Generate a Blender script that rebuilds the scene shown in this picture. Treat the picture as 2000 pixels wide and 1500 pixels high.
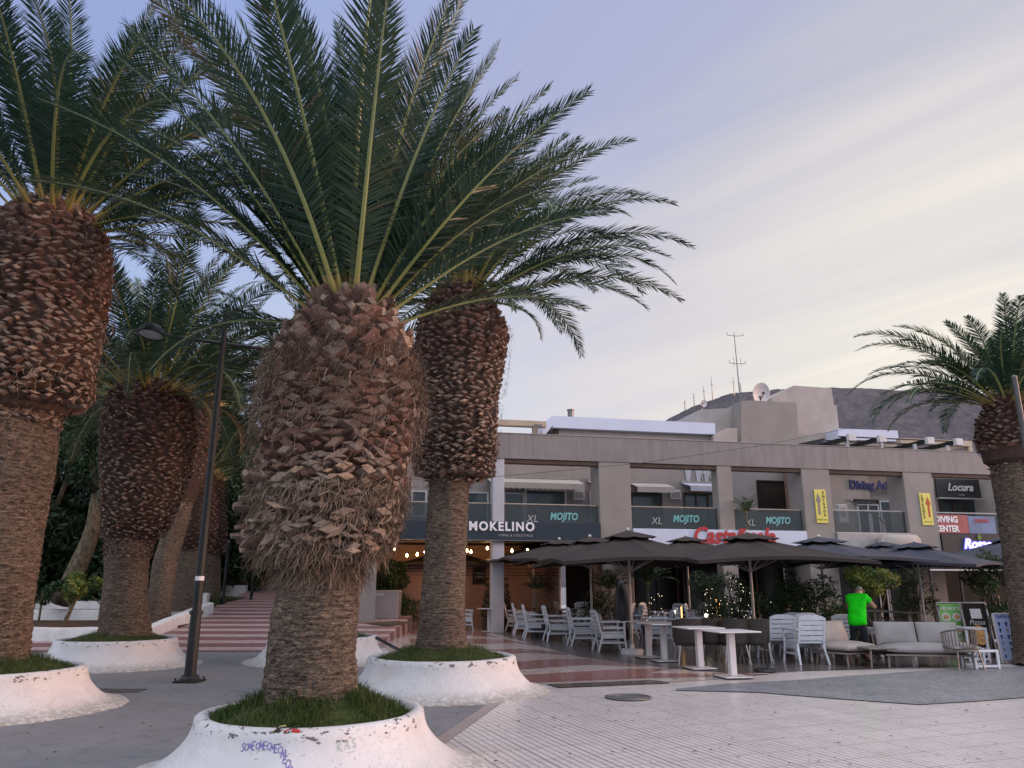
import bpy, bmesh, math, random
import numpy as np
from mathutils import Vector, Matrix, Euler
for o in list(bpy.data.objects): bpy.data.objects.remove(o)
S = bpy.context.scene; COL = S.collection; R = math.radians; PI = math.pi
# ---------------- camera ----------------
F = 1500.0; PITCH = R(14.57); CZ = 1.55
cam = bpy.data.cameras.new('camera'); co = bpy.data.objects.new('camera', cam); COL.objects.link(co)
co.location = (0, 0, CZ); co.rotation_euler = (R(90)+PITCH, 0, 0)
cam.sensor_width = 36; cam.lens = 27; cam.clip_end = 5000; cam.clip_start = .05
S.camera = co
# ---------------- sky ----------------
SUN_AZ = 91; SUN_EL = 9          # degrees clockwise from +Y, and above the horizon
W = bpy.data.worlds.new('World'); S.world = W; W.use_nodes = True
nt = W.node_tree; nt.nodes.clear(); N = nt.nodes.new; LK = nt.links.new
sky = N('ShaderNodeTexSky'); sky.sky_type = 'NISHITA'; sky.sun_disc = False
sky.sun_elevation = R(SUN_EL); sky.sun_rotation = R(SUN_AZ)
bg1 = N('ShaderNodeBackground'); bg1.inputs[1].default_value = .06; LK(sky.outputs[0], bg1.inputs[0])
tc = N('ShaderNodeTexCoord')
def vm(op, a, b=None):
    n = N('ShaderNodeVectorMath'); n.operation = op
    for i, v in enumerate((a, b)):
        if v is None: continue
        if isinstance(v, (tuple, list)): n.inputs[i].default_value = v
        else: LK(v, n.inputs[i])
    return n
def mt(op, a, b=None, c=None, clamp=False):
    n = N('ShaderNodeMath'); n.operation = op; n.use_clamp = clamp
    for i, v in enumerate((a, b, c)):
        if v is None: continue
        if isinstance(v, (int, float)): n.inputs[i].default_value = v
        else: LK(v, n.inputs[i])
    return n.outputs[0]
dirn = vm('NORMALIZE', tc.outputs['Generated'])
ga, ge = R(37), R(4)
dot = vm('DOT_PRODUCT', dirn.outputs[0], (math.sin(ga)*math.cos(ge), math.cos(ga)*math.cos(ge), math.sin(ge)))
sep = N('ShaderNodeSeparateXYZ'); LK(dirn.outputs[0], sep.inputs[0])
den = mt('ADD', mt('MAXIMUM', sep.outputs[2], 0.0), .12)
cx = mt('DIVIDE', sep.outputs[0], den); cy = mt('DIVIDE', sep.outputs[1], den)
# streaks of high cloud: coordinates rotated and stretched
ca, sa = math.cos(R(-44)), math.sin(R(-44))
u = mt('ADD', mt('MULTIPLY', cx, ca), mt('MULTIPLY', cy, -sa)); v = mt('ADD', mt('MULTIPLY', cx, sa), mt('MULTIPLY', cy, ca))
cb = N('ShaderNodeCombineXYZ'); LK(mt('MULTIPLY', u, 2.6), cb.inputs[0]); LK(mt('MULTIPLY', v, .33), cb.inputs[1])
nz = N('ShaderNodeTexNoise'); nz.inputs['Scale'].default_value = 1.3; nz.inputs['Detail'].default_value = 7; nz.inputs['Roughness'].default_value = .55
nz.inputs['Distortion'].default_value = .6; LK(cb.outputs[0], nz.inputs['Vector'])
nz2 = N('ShaderNodeTexNoise'); nz2.inputs['Scale'].default_value = .5; nz2.inputs['Detail'].default_value = 3; LK(cb.outputs[0], nz2.inputs['Vector'])
cl = mt('MULTIPLY', mt('ADD', nz.outputs[0], mt('MULTIPLY', nz2.outputs[0], .8)), .55)
t = mt('ADD', dot.outputs['Value'], mt('MULTIPLY', mt('SUBTRACT', cl, .5), .34))
mr = N('ShaderNodeMapRange'); mr.inputs[1].default_value = -1; mr.inputs[2].default_value = 1; LK(t, mr.inputs[0])
ramp = N('ShaderNodeValToRGB'); LK(mr.outputs[0], ramp.inputs[0])
el = ramp.color_ramp.elements
stops = [(0, (.34,.36,.50)), (.5, (.30,.34,.56)), (.70, (.33,.42,.74)), (.80, (.40,.45,.70)), (.905, (.46,.48,.66)), (.935, (.56,.56,.65)), (.96, (.73,.69,.71)), (.985, (.86,.80,.75)), (1, (1.0,.92,.80))]
el[0].position = 0; el[0].color = (*stops[0][1], 1); el[1].position = 1; el[1].color = (*stops[-1][1], 1)
for p, c in stops[1:-1]:
    e = el.new(p); e.color = (*c, 1)
# paler towards the horizon: cool on the left, cream on the right
hz = mt('MULTIPLY', mt('DIVIDE', mt('SUBTRACT', mt('ADD', .55, mt('MULTIPLY', mt('SUBTRACT', cl, .5), .25)), sep.outputs[2]), .30, clamp=True), .85)
rmp2 = N('ShaderNodeValToRGB'); LK(mr.outputs[0], rmp2.inputs[0]); e2 = rmp2.color_ramp.elements
e2[0].position = .70; e2[0].color = (.50,.60,.84,1); e2[1].position = 1; e2[1].color = (1.0,.92,.80,1)
for p, c in ((.80, (.60,.68,.86)), (.895, (.72,.72,.78)), (.935, (.80,.74,.75)), (.975, (.84,.80,.74))):
    e = e2.new(p); e.color = (*c, 1)
mx = N('ShaderNodeMix'); mx.data_type = 'RGBA'; LK(hz, mx.inputs[0]); LK(ramp.outputs[0], mx.inputs[6]); LK(rmp2.outputs[0], mx.inputs[7])
# unseen sky overhead and behind the camera, brightened to add fill light
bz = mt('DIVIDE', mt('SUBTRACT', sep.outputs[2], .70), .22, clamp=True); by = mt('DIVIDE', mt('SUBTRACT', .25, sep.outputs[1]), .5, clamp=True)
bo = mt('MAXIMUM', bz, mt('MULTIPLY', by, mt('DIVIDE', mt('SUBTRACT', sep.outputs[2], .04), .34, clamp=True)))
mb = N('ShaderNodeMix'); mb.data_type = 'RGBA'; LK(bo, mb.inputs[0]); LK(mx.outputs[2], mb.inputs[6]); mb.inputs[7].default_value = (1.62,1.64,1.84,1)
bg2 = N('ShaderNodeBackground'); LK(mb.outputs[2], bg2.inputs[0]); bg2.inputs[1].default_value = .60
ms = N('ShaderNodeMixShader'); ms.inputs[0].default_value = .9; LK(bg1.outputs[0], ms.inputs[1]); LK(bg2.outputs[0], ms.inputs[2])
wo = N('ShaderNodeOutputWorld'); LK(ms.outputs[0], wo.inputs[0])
# ---------------- sun: low, soft, warm ----------------
sl = bpy.data.lights.new('sun', 'SUN'); sl.energy = 1.45; sl.angle = R(14); sl.color = (1, .52, .33)
so = bpy.data.objects.new('sun', sl); COL.objects.link(so)
saz, sel = R(SUN_AZ), R(SUN_EL)
sd = Vector((math.sin(saz)*math.cos(sel), math.cos(saz)*math.cos(sel), math.sin(sel)))
so.rotation_euler = sd.to_track_quat('Z', 'Y').to_euler()
S.view_settings.view_transform = 'Standard'; S.view_settings.look = 'None'; S.view_settings.exposure = .85; S.view_settings.gamma = 1
S.view_settings.use_curve_mapping = False

# ---------------- measuring helpers ----------------
def ray(px, py):
    u = (px-1000)/F; v = (750-py)/F
    return Vector((u, math.cos(PITCH)-v*math.sin(PITCH), math.sin(PITCH)+v*math.cos(PITCH)))
def G(px, py, z=0):
    d = ray(px, py); t = (z-CZ)/d.z; return Vector((d.x*t, d.y*t, z))
def atY(px, py, y):
    d = ray(px, py); t = y/d.y; return Vector((d.x*t, y, d.z*t+CZ))
BA = R(12.1); BO = Vector((-.5, 26, 0)); BU = Vector((math.cos(BA), math.sin(BA), 0)); BN = Vector((-math.sin(BA), math.cos(BA), 0))
def fac(px, py, n=0):
    d = ray(px, py); t = (n + BO.dot(BN))/d.dot(BN); p = d*t - BO
    return (p.dot(BU), p.z+CZ)
# ---------------- object helpers ----------------
def props(o, label=None, cat=None, group=None, kind=None):
    if label: o['label'] = label
    if cat: o['category'] = cat
    if group: o['group'] = group
    if kind: o['kind'] = kind
    return o
def thing(name, label, cat, loc=(0,0,0), rz=0, group=None):
    o = bpy.data.objects.new(name, None); o.empty_display_size = .2; COL.objects.link(o)
    o.location = loc; o.rotation_euler = (0, 0, rz)
    return props(o, label, cat, group)
def mesh_np(name, V, Fc, m, parent=None, tint=None, smooth=False, mi=None):
    me = bpy.data.meshes.new(name)
    me.from_pydata([tuple(v) for v in V] if not isinstance(V, list) else V, [], Fc)
    for x in (m if isinstance(m, (list, tuple)) else [m]): me.materials.append(x)
    if tint is not None:
        a = me.attributes.new('tint', 'FLOAT', 'FACE'); a.data.foreach_set('value', np.asarray(tint, dtype=np.float32))
    if mi is not None: me.polygons.foreach_set('material_index', mi)
    if smooth: me.polygons.foreach_set('use_smooth', [True]*len(me.polygons))
    me.update()
    o = bpy.data.objects.new(name, me); COL.objects.link(o)
    if parent: o.parent = parent
    return o
class MB:
    def __init__(s): s.v = []; s.f = []; s.m = []; s.M = Matrix(); s.mi = 0; s.t = []; s.tint = .5
    def add(s, vs, fs):
        b = len(s.v)
        s.v += [tuple(s.M @ Vector(p)) for p in vs]
        s.f += [tuple(b+i for i in f) for f in fs]; s.m += [s.mi]*len(fs); s.t += [s.tint]*len(fs)
        return s
    def box(s, x0, x1, y0, y1, z0, z1, b=0, rot=None):
        if b > 0:
            b = min(b, (x1-x0)*.49, (y1-y0)*.49, (z1-z0)*.49)
            vs = []; 
            for z, q in ((z0, b), (z0+b, 0), (z1-b, 0), (z1, b)):
                for (x, y) in ((x0+b, y0+q), (x1-b, y0+q), (x1-q, y0+b), (x1-q, y1-b), (x1-b, y1-q), (x0+b, y1-q), (x0+q, y1-b), (x0+q, y0+b)): vs.append((x, y, z))
            fs = [tuple(range(7, -1, -1)), tuple(range(24, 32))]
            for k in range(3):
                for i in range(8): fs.append((8*k+i, 8*k+(i+1) % 8, 8*k+8+(i+1) % 8, 8*k+8+i))
        else:
            vs = [(x0,y0,z0),(x1,y0,z0),(x1,y1,z0),(x0,y1,z0),(x0,y0,z1),(x1,y0,z1),(x1,y1,z1),(x0,y1,z1)]
            fs = [(0,3,2,1),(4,5,6,7),(0,1,5,4),(1,2,6,5),(2,3,7,6),(3,0,4,7)]
        if rot: vs = [tuple(rot @ Vector(p)) for p in vs]
        return s.add(vs, fs)
    def tube(s, pts, r, n=6, cap=True, flat=1.0):
        pts = [Vector(p) for p in pts]; k = len(pts)
        rs = r if isinstance(r, (list, tuple)) else [r]*k
        vs = []; fs = []; up = None
        for i, p in enumerate(pts):
            T = (pts[min(i+1, k-1)]-pts[max(i-1, 0)]).normalized()
            if up is None: up = Vector((0,0,1)) if abs(T.z) < .9 else Vector((1,0,0))
            X = T.cross(up).normalized(); up = X.cross(T).normalized()
            for j in range(n):
                a = 2*PI*(j+.5)/n; vs.append(tuple(p + X*math.cos(a)*rs[i] + up*math.sin(a)*rs[i]*flat))
        for i in range(k-1):
            for j in range(n): fs.append((i*n+j, i*n+(j+1) % n, (i+1)*n+(j+1) % n, (i+1)*n+j))
        if cap: fs.append(tuple(range(n-1, -1, -1))); fs.append(tuple(range((k-1)*n, k*n)))
        return s.add(vs, fs)
    def lathe(s, prof, n=32, c=(0,0), fr=None, close=False):
        vs = []; fs = []
        for i, (r, z) in enumerate(prof):
            for j in range(n):
                a = 2*PI*j/n; q = fr(a, r, z, i) if fr else r
                vs.append((c[0]+q*math.cos(a), c[1]+q*math.sin(a), z))
        for i in range(len(prof)-1):
            for j in range(n): fs.append((i*n+j, i*n+(j+1) % n, (i+1)*n+(j+1) % n, (i+1)*n+j))
        if close: fs.append(tuple((len(prof)-1)*n+j for j in range(n)))
        return s.add(vs, fs)
    def poly(s, pts, z0, z1=None):
        n = len(pts)
        if z1 is None: return s.add([(p[0], p[1], z0) for p in pts], [tuple(range(n))])
        vs = [(p[0], p[1], z0) for p in pts]+[(p[0], p[1], z1) for p in pts]
        return s.add(vs, [tuple(range(n-1, -1, -1)), tuple(range(n, 2*n))]+[(i, (i+1) % n, n+(i+1) % n, n+i) for i in range(n)])
    def build(s, name, m, parent=None, smooth=False, label=None, fix=False):
        o = mesh_np(name, s.v, s.f, m, parent, s.t, smooth, s.m)
        if fix:
            bm = bmesh.new(); bm.from_mesh(o.data); bmesh.ops.recalc_face_normals(bm, faces=bm.faces); bm.to_mesh(o.data); bm.free()
        if label: o['label'] = label
        return o
def smooth_angle(o, a=40):
    me = o.data
    me.polygons.foreach_set('use_smooth', [True]*len(me.polygons))
    bm = bmesh.new(); bm.from_mesh(me)
    for e in bm.edges:
        if len(e.link_faces) == 2 and e.calc_face_angle(0) > R(a): e.smooth = False
    bm.to_mesh(me); bm.free(); return o
def copy_tree(o, parent=None):
    c = o.copy(); COL.objects.link(c)
    if parent: c.parent = parent
    for ch in list(o.children): copy_tree(ch, c)
    return c
def text(s, size, m, parent=None, loc=(0,0,0), rot=(0,0,0), ext=.01, shear=0, off=0, align='CENTER', name='lettering', sx=1, space=1):
    cu = bpy.data.curves.new('t', 'FONT'); cu.body = s; cu.size = size; cu.extrude = ext; cu.shear = shear; cu.offset = off
    cu.align_x = align; cu.align_y = 'CENTER'; cu.resolution_u = 3; cu.space_character = space
    t = bpy.data.objects.new('t', cu); COL.objects.link(t)
    dg = bpy.context.evaluated_depsgraph_get(); me = bpy.data.meshes.new_from_object(t.evaluated_get(dg))
    bpy.data.objects.remove(t)
    o = bpy.data.objects.new(name, me); COL.objects.link(o); me.materials.clear(); me.materials.append(m)
    for v in me.vertices: v.co.x *= sx
    o.location = loc; o.rotation_euler = rot
    if parent: o.parent = parent
    return o
# ---------------- materials ----------------
class NT:
    def __init__(s, name):
        s.m = bpy.data.materials.new(name); s.m.use_nodes = True; s.t = s.m.node_tree; s.t.nodes.clear()
        s.out = s.n('ShaderNodeOutputMaterial'); s.b = s.n('ShaderNodeBsdfPrincipled'); s.l(s.b.outputs[0], s.out.inputs[0])
        s.tc = s.n('ShaderNodeTexCoord')
    def n(s, k, **kw):
        x = s.t.nodes.new(k)
        for a, b in kw.items(): setattr(x, a, b)
        return x
    def l(s, a, b): s.t.links.new(a, b)
    def obj(s, sc=(1,1,1), rz=0, src='Object'):
        mp = s.n('ShaderNodeMapping'); mp.inputs['Scale'].default_value = sc; mp.inputs['Rotation'].default_value = (0,0,rz)
        s.l(s.tc.outputs[src], mp.inputs[0]); return mp.outputs[0]
    def geo(s, sc=(1,1,1), rz=0):
        g = s.n('ShaderNodeNewGeometry'); mp = s.n('ShaderNodeMapping'); mp.inputs['Scale'].default_value = sc; mp.inputs['Rotation'].default_value = (0,0,rz)
        s.l(g.outputs['Position'], mp.inputs[0]); return mp.outputs[0]
    def noise(s, vec, scale, detail=4, rough=.55, dist=0):
        x = s.n('ShaderNodeTexNoise'); x.inputs['Scale'].default_value = scale; x.inputs['Detail'].default_value = detail
        x.inputs['Roughness'].default_value = rough; x.inputs['Distortion'].default_value = dist; s.l(vec, x.inputs['Vector']); return x.outputs[0]
    def ramp(s, fac, stops):
        x = s.n('ShaderNodeValToRGB'); e = x.color_ramp.elements
        e[0].position, e[0].color = stops[0][0], (*stops[0][1], 1); e[1].position, e[1].color = stops[-1][0], (*stops[-1][1], 1)
        for p, c in stops[1:-1]: k = e.new(p); k.color = (*c, 1)
        s.l(fac, x.inputs[0]); return x.outputs[0]
    def mix(s, fac, a, b, mode='MIX'):
        x = s.n('ShaderNodeMix'); x.data_type = 'RGBA'; x.blend_type = mode
        for i, v in ((0, fac), (6, a), (7, b)):
            if isinstance(v, (int, float)): x.inputs[i].default_value = v
            elif isinstance(v, (tuple, list)): x.inputs[i].default_value = (*v, 1) if len(v) == 3 else v
            else: s.l(v, x.inputs[i])
        return x.outputs[2]
    def math(s, op, a, b=0.0, clamp=False):
        x = s.n('ShaderNodeMath'); x.operation = op; x.use_clamp = clamp
        for i, v in enumerate((a, b)):
            if isinstance(v, (int, float)): x.inputs[i].default_value = v
            else: s.l(v, x.inputs[i])
        return x.outputs[0]
    def sep(s, vec):
        x = s.n('ShaderNodeSeparateXYZ'); s.l(vec, x.inputs[0]); return x.outputs
    def attr(s, name='tint'):
        x = s.n('ShaderNodeAttribute'); x.attribute_name = name; return x.outputs['Fac']
    def bump(s, h, strength=.3, dist=.02):
        x = s.n('ShaderNodeBump'); x.inputs['Strength'].default_value = strength; x.inputs['Distance'].default_value = dist
        s.l(h, x.inputs['Height']); s.l(x.outputs[0], s.b.inputs['Normal']); return x
    def fin(s, col, rough=.7, spec=.5, metal=0):
        if isinstance(col, (tuple, list)): s.b.inputs['Base Color'].default_value = (*col, 1)
        else: s.l(col, s.b.inputs['Base Color'])
        if isinstance(rough, (int, float)): s.b.inputs['Roughness'].default_value = rough
        else: s.l(rough, s.b.inputs['Roughness'])
        s.b.inputs['Specular IOR Level'].default_value = spec; s.b.inputs['Metallic'].default_value = metal
        return s.m
def pm(name, col, rough=.6, var=.2, scale=3, bump=.15, bscale=40, spec=.4, metal=0, dirt=None, dist=.005):
    t = NT(name); g = t.geo(); n1 = t.noise(g, scale, 6); n2 = t.noise(g, bscale, 3)
    lo = tuple(c*(1-var) for c in col); hi = tuple(min(1, c*(1+var*.6)) for c in col)
    c = t.ramp(n1, [(.3, lo), (.7, hi)])
    if dirt: c = t.mix(t.ramp(t.noise(g, scale*2.3, 8, .7), [(.52, (0,0,0)), (.75, (.7,.7,.7))]), c, dirt)
    if bump: t.bump(n2, bump, dist)
    return t.fin(c, rough, spec, metal)
def emis(name, col, st):
    t = NT(name); t.b.inputs['Emission Color'].default_value = (*col, 1); t.b.inputs['Emission Strength'].default_value = st
    return t.fin(col, .4)
def leafmat(name, stops, trans=.3, rough=.45):
    t = NT(name); c = t.ramp(t.attr(), stops)
    c = t.mix(.35, c, t.ramp(t.noise(t.geo(), 6, 3), [(.3, (.5,.5,.5)), (.7, (1,1,1))]), 'MULTIPLY')
    m = t.fin(c, rough, .4)
    tr = t.n('ShaderNodeBsdfTranslucent'); t.l(c, tr.inputs[0]); mx = t.n('ShaderNodeMixShader'); mx.inputs[0].default_value = trans
    t.l(t.b.outputs[0], mx.inputs[1]); t.l(tr.outputs[0], mx.inputs[2]); t.l(mx.outputs[0], t.out.inputs[0]); return m
M = {}
# asphalt
t = NT('asphalt'); g = t.geo(); n1 = t.noise(g, .5, 6, .6); n2 = t.noise(g, 60, 3, .7); n3 = t.noise(g, 5, 6, .7)
c = t.ramp(n1, [(.3, (.17,.17,.18)), (.7, (.25,.245,.255))]); c = t.mix(.6, c, t.ramp(n2, [(.3, (.6,.6,.6)), (.7, (1.25,1.25,1.25))]), 'MULTIPLY')
c = t.mix(t.ramp(n3, [(.5, (0,0,0)), (.7, (.6,.6,.6))]), c, (.11,.11,.118)); c = t.mix(t.ramp(t.noise(t.geo((.4,2.2,1)), 3, 6, .7), [(.62, (0,0,0)), (.70, (.6,.6,.6))]), c, (.07,.07,.075)); t.bump(n2, .5, .006); M['asphalt'] = t.fin(c, .75, .3)
# ribbed plaza tile: fine grooves one way, joints every 40 cm
def tilemat(name, base, var, groove, rough, fine=True, rz=R(-21)):
    t = NT(name); g = t.geo((1,1,1), rz); o = t.sep(g)
    def line(v, per, w):
        f = t.math('FRACT', t.math('DIVIDE', v, per)); a = t.math('ABSOLUTE', t.math('SUBTRACT', f, .5))
        return t.math('GREATER_THAN', a, .5-w/per/2)
    gx = line(o[0], .501, .022); gy = line(o[1], .501, .010); j = t.math('MAXIMUM', gx, gy)
    if fine: j = t.math('MAXIMUM', j, t.math('MULTIPLY', line(o[0], .0835, .019), .75))
    # each tile its own tone
    wn = t.n('ShaderNodeTexWhiteNoise'); wn.noise_dimensions = '2D'
    cb = t.n('ShaderNodeCombineXYZ'); t.l(t.math('FLOOR', t.math('DIVIDE', t.math('ADD', o[0], .2), .4)), cb.inputs[0]); t.l(t.math('FLOOR', t.math('DIVIDE', t.math('ADD', o[1], .2), .4)), cb.inputs[1]); t.l(cb.outputs[0], wn.inputs['Vector'])
    w = t.geo(); n1 = t.noise(w, .35, 7, .62); n2 = t.noise(w, 9, 6, .7); n3 = t.noise(w, 90, 2)
    c = t.ramp(n1, [(.3, tuple(x*(1-var) for x in base)), (.7, base)])
    c = t.mix(.10, c, wn.outputs[0], 'MULTIPLY'); c = t.mix(.35, c, t.ramp(n2, [(.3, (.72,.70,.69)), (.5, (1,1,1))]), 'MULTIPLY')
    vo = t.n('ShaderNodeTexVoronoi'); vo.inputs['Scale'].default_value = 2.6; t.l(w, vo.inputs['Vector']); c = t.mix(t.ramp(vo.outputs[0], [(.035, (.6,.6,.6)), (.05, (0,0,0))]), c, groove)
    c = t.mix(t.ramp(t.noise(w, 1.1, 7, .75, .8), [(.55, (0,0,0)), (.75, (.45,.45,.45))]), c, tuple(x*.62 for x in base))
    c = t.mix(j, c, groove)
    h = t.math('SUBTRACT', t.math('MULTIPLY', n3, .15), j); t.bump(h, .25, .004)
    rr = t.math('ADD', t.math('MULTIPLY', n2, .35), rough); return t.fin(c, rr, .5)
M['tile'] = tilemat('plaza_tile', (.63,.585,.57), .14, (.19,.165,.158), .14)
M['tile_pink'] = tilemat('pink_tile', (.30,.145,.13), .12, (.13,.07,.065), .02, False)
M['tile_pale'] = tilemat('pale_tile', (.52,.43,.40), .12, (.22,.16,.15), .02, False)
M['tile_terrace'] = tilemat('terrace_tile', (.12,.10,.092), .15, (.05,.04,.04), .04, False)  # dark tile, with the parasols' shade also painted into the floor tone
# cobbles
t = NT('cobbles'); g = t.geo(); vo = t.n('ShaderNodeTexVoronoi'); vo.feature = 'DISTANCE_TO_EDGE'; vo.inputs['Scale'].default_value = 11; t.l(g, vo.inputs['Vector'])
vc = t.n('ShaderNodeTexVoronoi'); vc.inputs['Scale'].default_value = 11; t.l(g, vc.inputs['Vector'])
c = t.mix(.5, (.22,.225,.24), t.ramp(vc.outputs['Color'], [(0, (.45,.45,.45)), (1, (1.4,1.4,1.4))]), 'MULTIPLY')
c = t.mix(t.ramp(vo.outputs[0], [(.02, (1,1,1)), (.06, (0,0,0))]), c, (.10,.10,.105)); c = t.mix(.6, c, t.ramp(t.noise(g, 1.2, 6), [(.3, (.6,.6,.62)), (.7, (1.1,1.1,1.1))]), 'MULTIPLY')
t.bump(vo.outputs[0], .5, .01); M['cobble'] = t.fin(c, .45, .5)
# ramp bands
t = NT('ramp_bands'); o = t.sep(t.geo()); f = t.math('FRACT', t.math('DIVIDE', o[1], 1.2))
b = t.math('GREATER_THAN', f, .5); nn = t.noise(t.geo(), 1.5, 6, .7)
c = t.mix(b, (.46,.34,.32), (.23,.105,.10)); c = t.mix(.7, c, t.ramp(nn, [(.3, (.62,.6,.6)), (.7, (1,1,1))]), 'MULTIPLY')
jx = t.math('GREATER_THAN', t.math('ABSOLUTE', t.math('SUBTRACT', t.math('FRACT', t.math('DIVIDE', o[0], .3)), .5)), .475); c = t.mix(jx, c, (.12,.07,.07))
e = t.math('GREATER_THAN', t.math('ABSOLUTE', t.math('SUBTRACT', t.math('FRACT', t.math('DIVIDE', o[1], .6)), .5)), .46); c = t.mix(e, c, (.08,.05,.05))
M['ramp'] = t.fin(c, .4, .4)
# whitewashed masonry with chips and a dirty foot
def whitewash(name, base=(.60,.60,.61), foot=.14, rimz=.47):
    t = NT(name); g = t.geo(); z = t.sep(g)[2]
    n1 = t.noise(g, 2.2, 7, .65); n2 = t.noise(g, 14, 8, .75); n3 = t.noise(g, 7, 5, .6, .5); n4 = t.noise(g, 45, 4)
    c = t.ramp(n1, [(.3, tuple(x*.80 for x in base)), (.7, base)])
    c = t.mix(t.ramp(t.noise(g, 1.3, 8, .7, 1.2), [(.56, (0,0,0)), (.72, (.4,.4,.4))]), c, (.47,.36,.30))
    c = t.mix(t.ramp(t.noise(g, 38, 3, .5), [(.64, (0,0,0)), (.70, (.75,.75,.75))]), c, (.30,.27,.25))
    ft = t.math('SUBTRACT', 1.0, t.math('DIVIDE', z, foot), clamp=True)
    m1 = t.math('MULTIPLY', ft, t.ramp(n2, [(.42, (0,0,0)), (.52, (1,1,1))])); c = t.mix(t.math('MULTIPLY', m1, .8), c, (.23,.205,.14))
    rz = t.math('MULTIPLY', t.math('GREATER_THAN', z, rimz-.075), t.ramp(t.noise(t.geo((1,1,2.2)), 10, 4, .6), [(.60, (0,0,0)), (.612, (1,1,1))]))
    c = t.mix(rz, c, (.13,.115,.11))
    cr = t.math('MULTIPLY', t.ramp(n3, [(.495, (0,0,0)), (.5, (1,1,1)), (.505, (0,0,0))]), t.ramp(t.noise(g, 1.1, 3), [(.55, (0,0,0)), (.6, (.8,.8,.8))]))
    c = t.mix(cr, c, (.22,.2,.18))
    h = t.math('SUBTRACT', t.math('ADD', t.math('MULTIPLY', n2, .6), t.math('MULTIPLY', n4, .3)), t.math('MULTIPLY', rz, .8)); t.bump(h, .35, .012)
    return t.fin(c, .7, .3)
M['white'] = whitewash('whitewash'); M['white2'] = whitewash('whitewash_wall', (.66,.64,.63), .05, 9)
# palm trunk bark: horizontal leaf scars
def bark(name, a, b, c3, zs=26):
    t = NT(name); g = t.obj((1,1,1)); 
    gs = t.obj((5.5,5.5,zs)); n1 = t.noise(gs, 1.6, 5, .7, .4); n2 = t.noise(t.obj((26,26,70)), 1.4, 3, .6); n3 = t.noise(g, 1.4, 5)
    c = t.ramp(n1, [(.34, a), (.5, b), (.66, c3)])
    c = t.mix(.8, c, t.ramp(n2, [(.36, (.30,.28,.27)), (.62, (1.3,1.28,1.25))]), 'MULTIPLY'); c = t.mix(.5, c, t.ramp(n3, [(.3, (.50,.53,.52)), (.7, (1.25,1.15,1.05))]), 'MULTIPLY')
    t.bump(t.math('ADD', n1, t.math('MULTIPLY', n2, .4)), .95, .03); return t.fin(c, .9, .15)
M['bark'] = bark('palm_bark', (.035,.028,.023), (.135,.108,.088), (.245,.20,.16))
M['bark2'] = bark('old_bark', (.06,.05,.035), (.15,.13,.09), (.23,.2,.15), 3)
# leaf bases: tint 0..1 dark -> tan, reddened by attribute above 1
def bootmat():
    t = NT('leaf_base'); a = t.attr(); 
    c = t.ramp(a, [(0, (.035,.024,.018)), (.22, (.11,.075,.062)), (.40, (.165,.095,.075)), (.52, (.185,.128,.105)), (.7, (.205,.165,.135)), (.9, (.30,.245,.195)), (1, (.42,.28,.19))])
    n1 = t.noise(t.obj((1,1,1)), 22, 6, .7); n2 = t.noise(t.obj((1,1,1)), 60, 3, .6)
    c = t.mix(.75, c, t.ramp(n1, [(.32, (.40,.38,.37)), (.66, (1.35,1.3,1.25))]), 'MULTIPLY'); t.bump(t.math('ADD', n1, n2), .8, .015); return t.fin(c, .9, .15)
M['boot'] = bootmat()
t = NT('fibre'); c = t.ramp(t.attr(), [(0, (.07,.045,.032)), (.5, (.19,.14,.105)), (1, (.36,.285,.22))]); M['fibre'] = t.fin(c, .95, .1)
M['frond'] = leafmat('frond_leaf', [(0, (.016,.048,.036)), (.3, (.028,.070,.042)), (.6, (.052,.088,.038)), (.82, (.09,.088,.042)), (1, (.18,.125,.06))], .26, .40)
t = NT('rachis2'); c = t.ramp(t.attr(), [(0, (.36,.24,.08)), (.15, (.25,.26,.07)), (.5, (.22,.26,.10)), (1, (.20,.25,.13))]); M['rachis'] = t.fin(c, .4, .5)
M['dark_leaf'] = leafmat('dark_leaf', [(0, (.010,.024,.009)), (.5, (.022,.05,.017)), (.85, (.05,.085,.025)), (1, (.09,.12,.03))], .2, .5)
M['shrub_leaf'] = leafmat('shrub_leaf', [(0, (.03,.06,.012)), (.4, (.08,.14,.03)), (.7, (.22,.24,.04)), (1, (.48,.42,.07))], .3, .5)
M['green_leaf'] = leafmat('green_leaf', [(0, (.012,.03,.012)), (.5, (.03,.07,.02)), (1, (.09,.13,.045))], .25, .45)
M['grass'] = leafmat('grass_blade', [(0, (.02,.045,.010)), (.45, (.05,.095,.018)), (.75, (.095,.13,.03)), (1, (.27,.21,.10))], .35, .6)
M['soil'] = pm('soil', (.085,.05,.038), .95, .4, 6, .6, 30, .1, dist=.02)
M['soilgreen'] = pm('mossy_soil', (.045,.06,.02), .95, .5, 9, .6, 30, .1, dist=.02)
M['stucco'] = pm('stucco', (.262,.240,.224), .85, .12, .9, .25, 60, .2, dirt=(.215,.192,.176))
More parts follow.
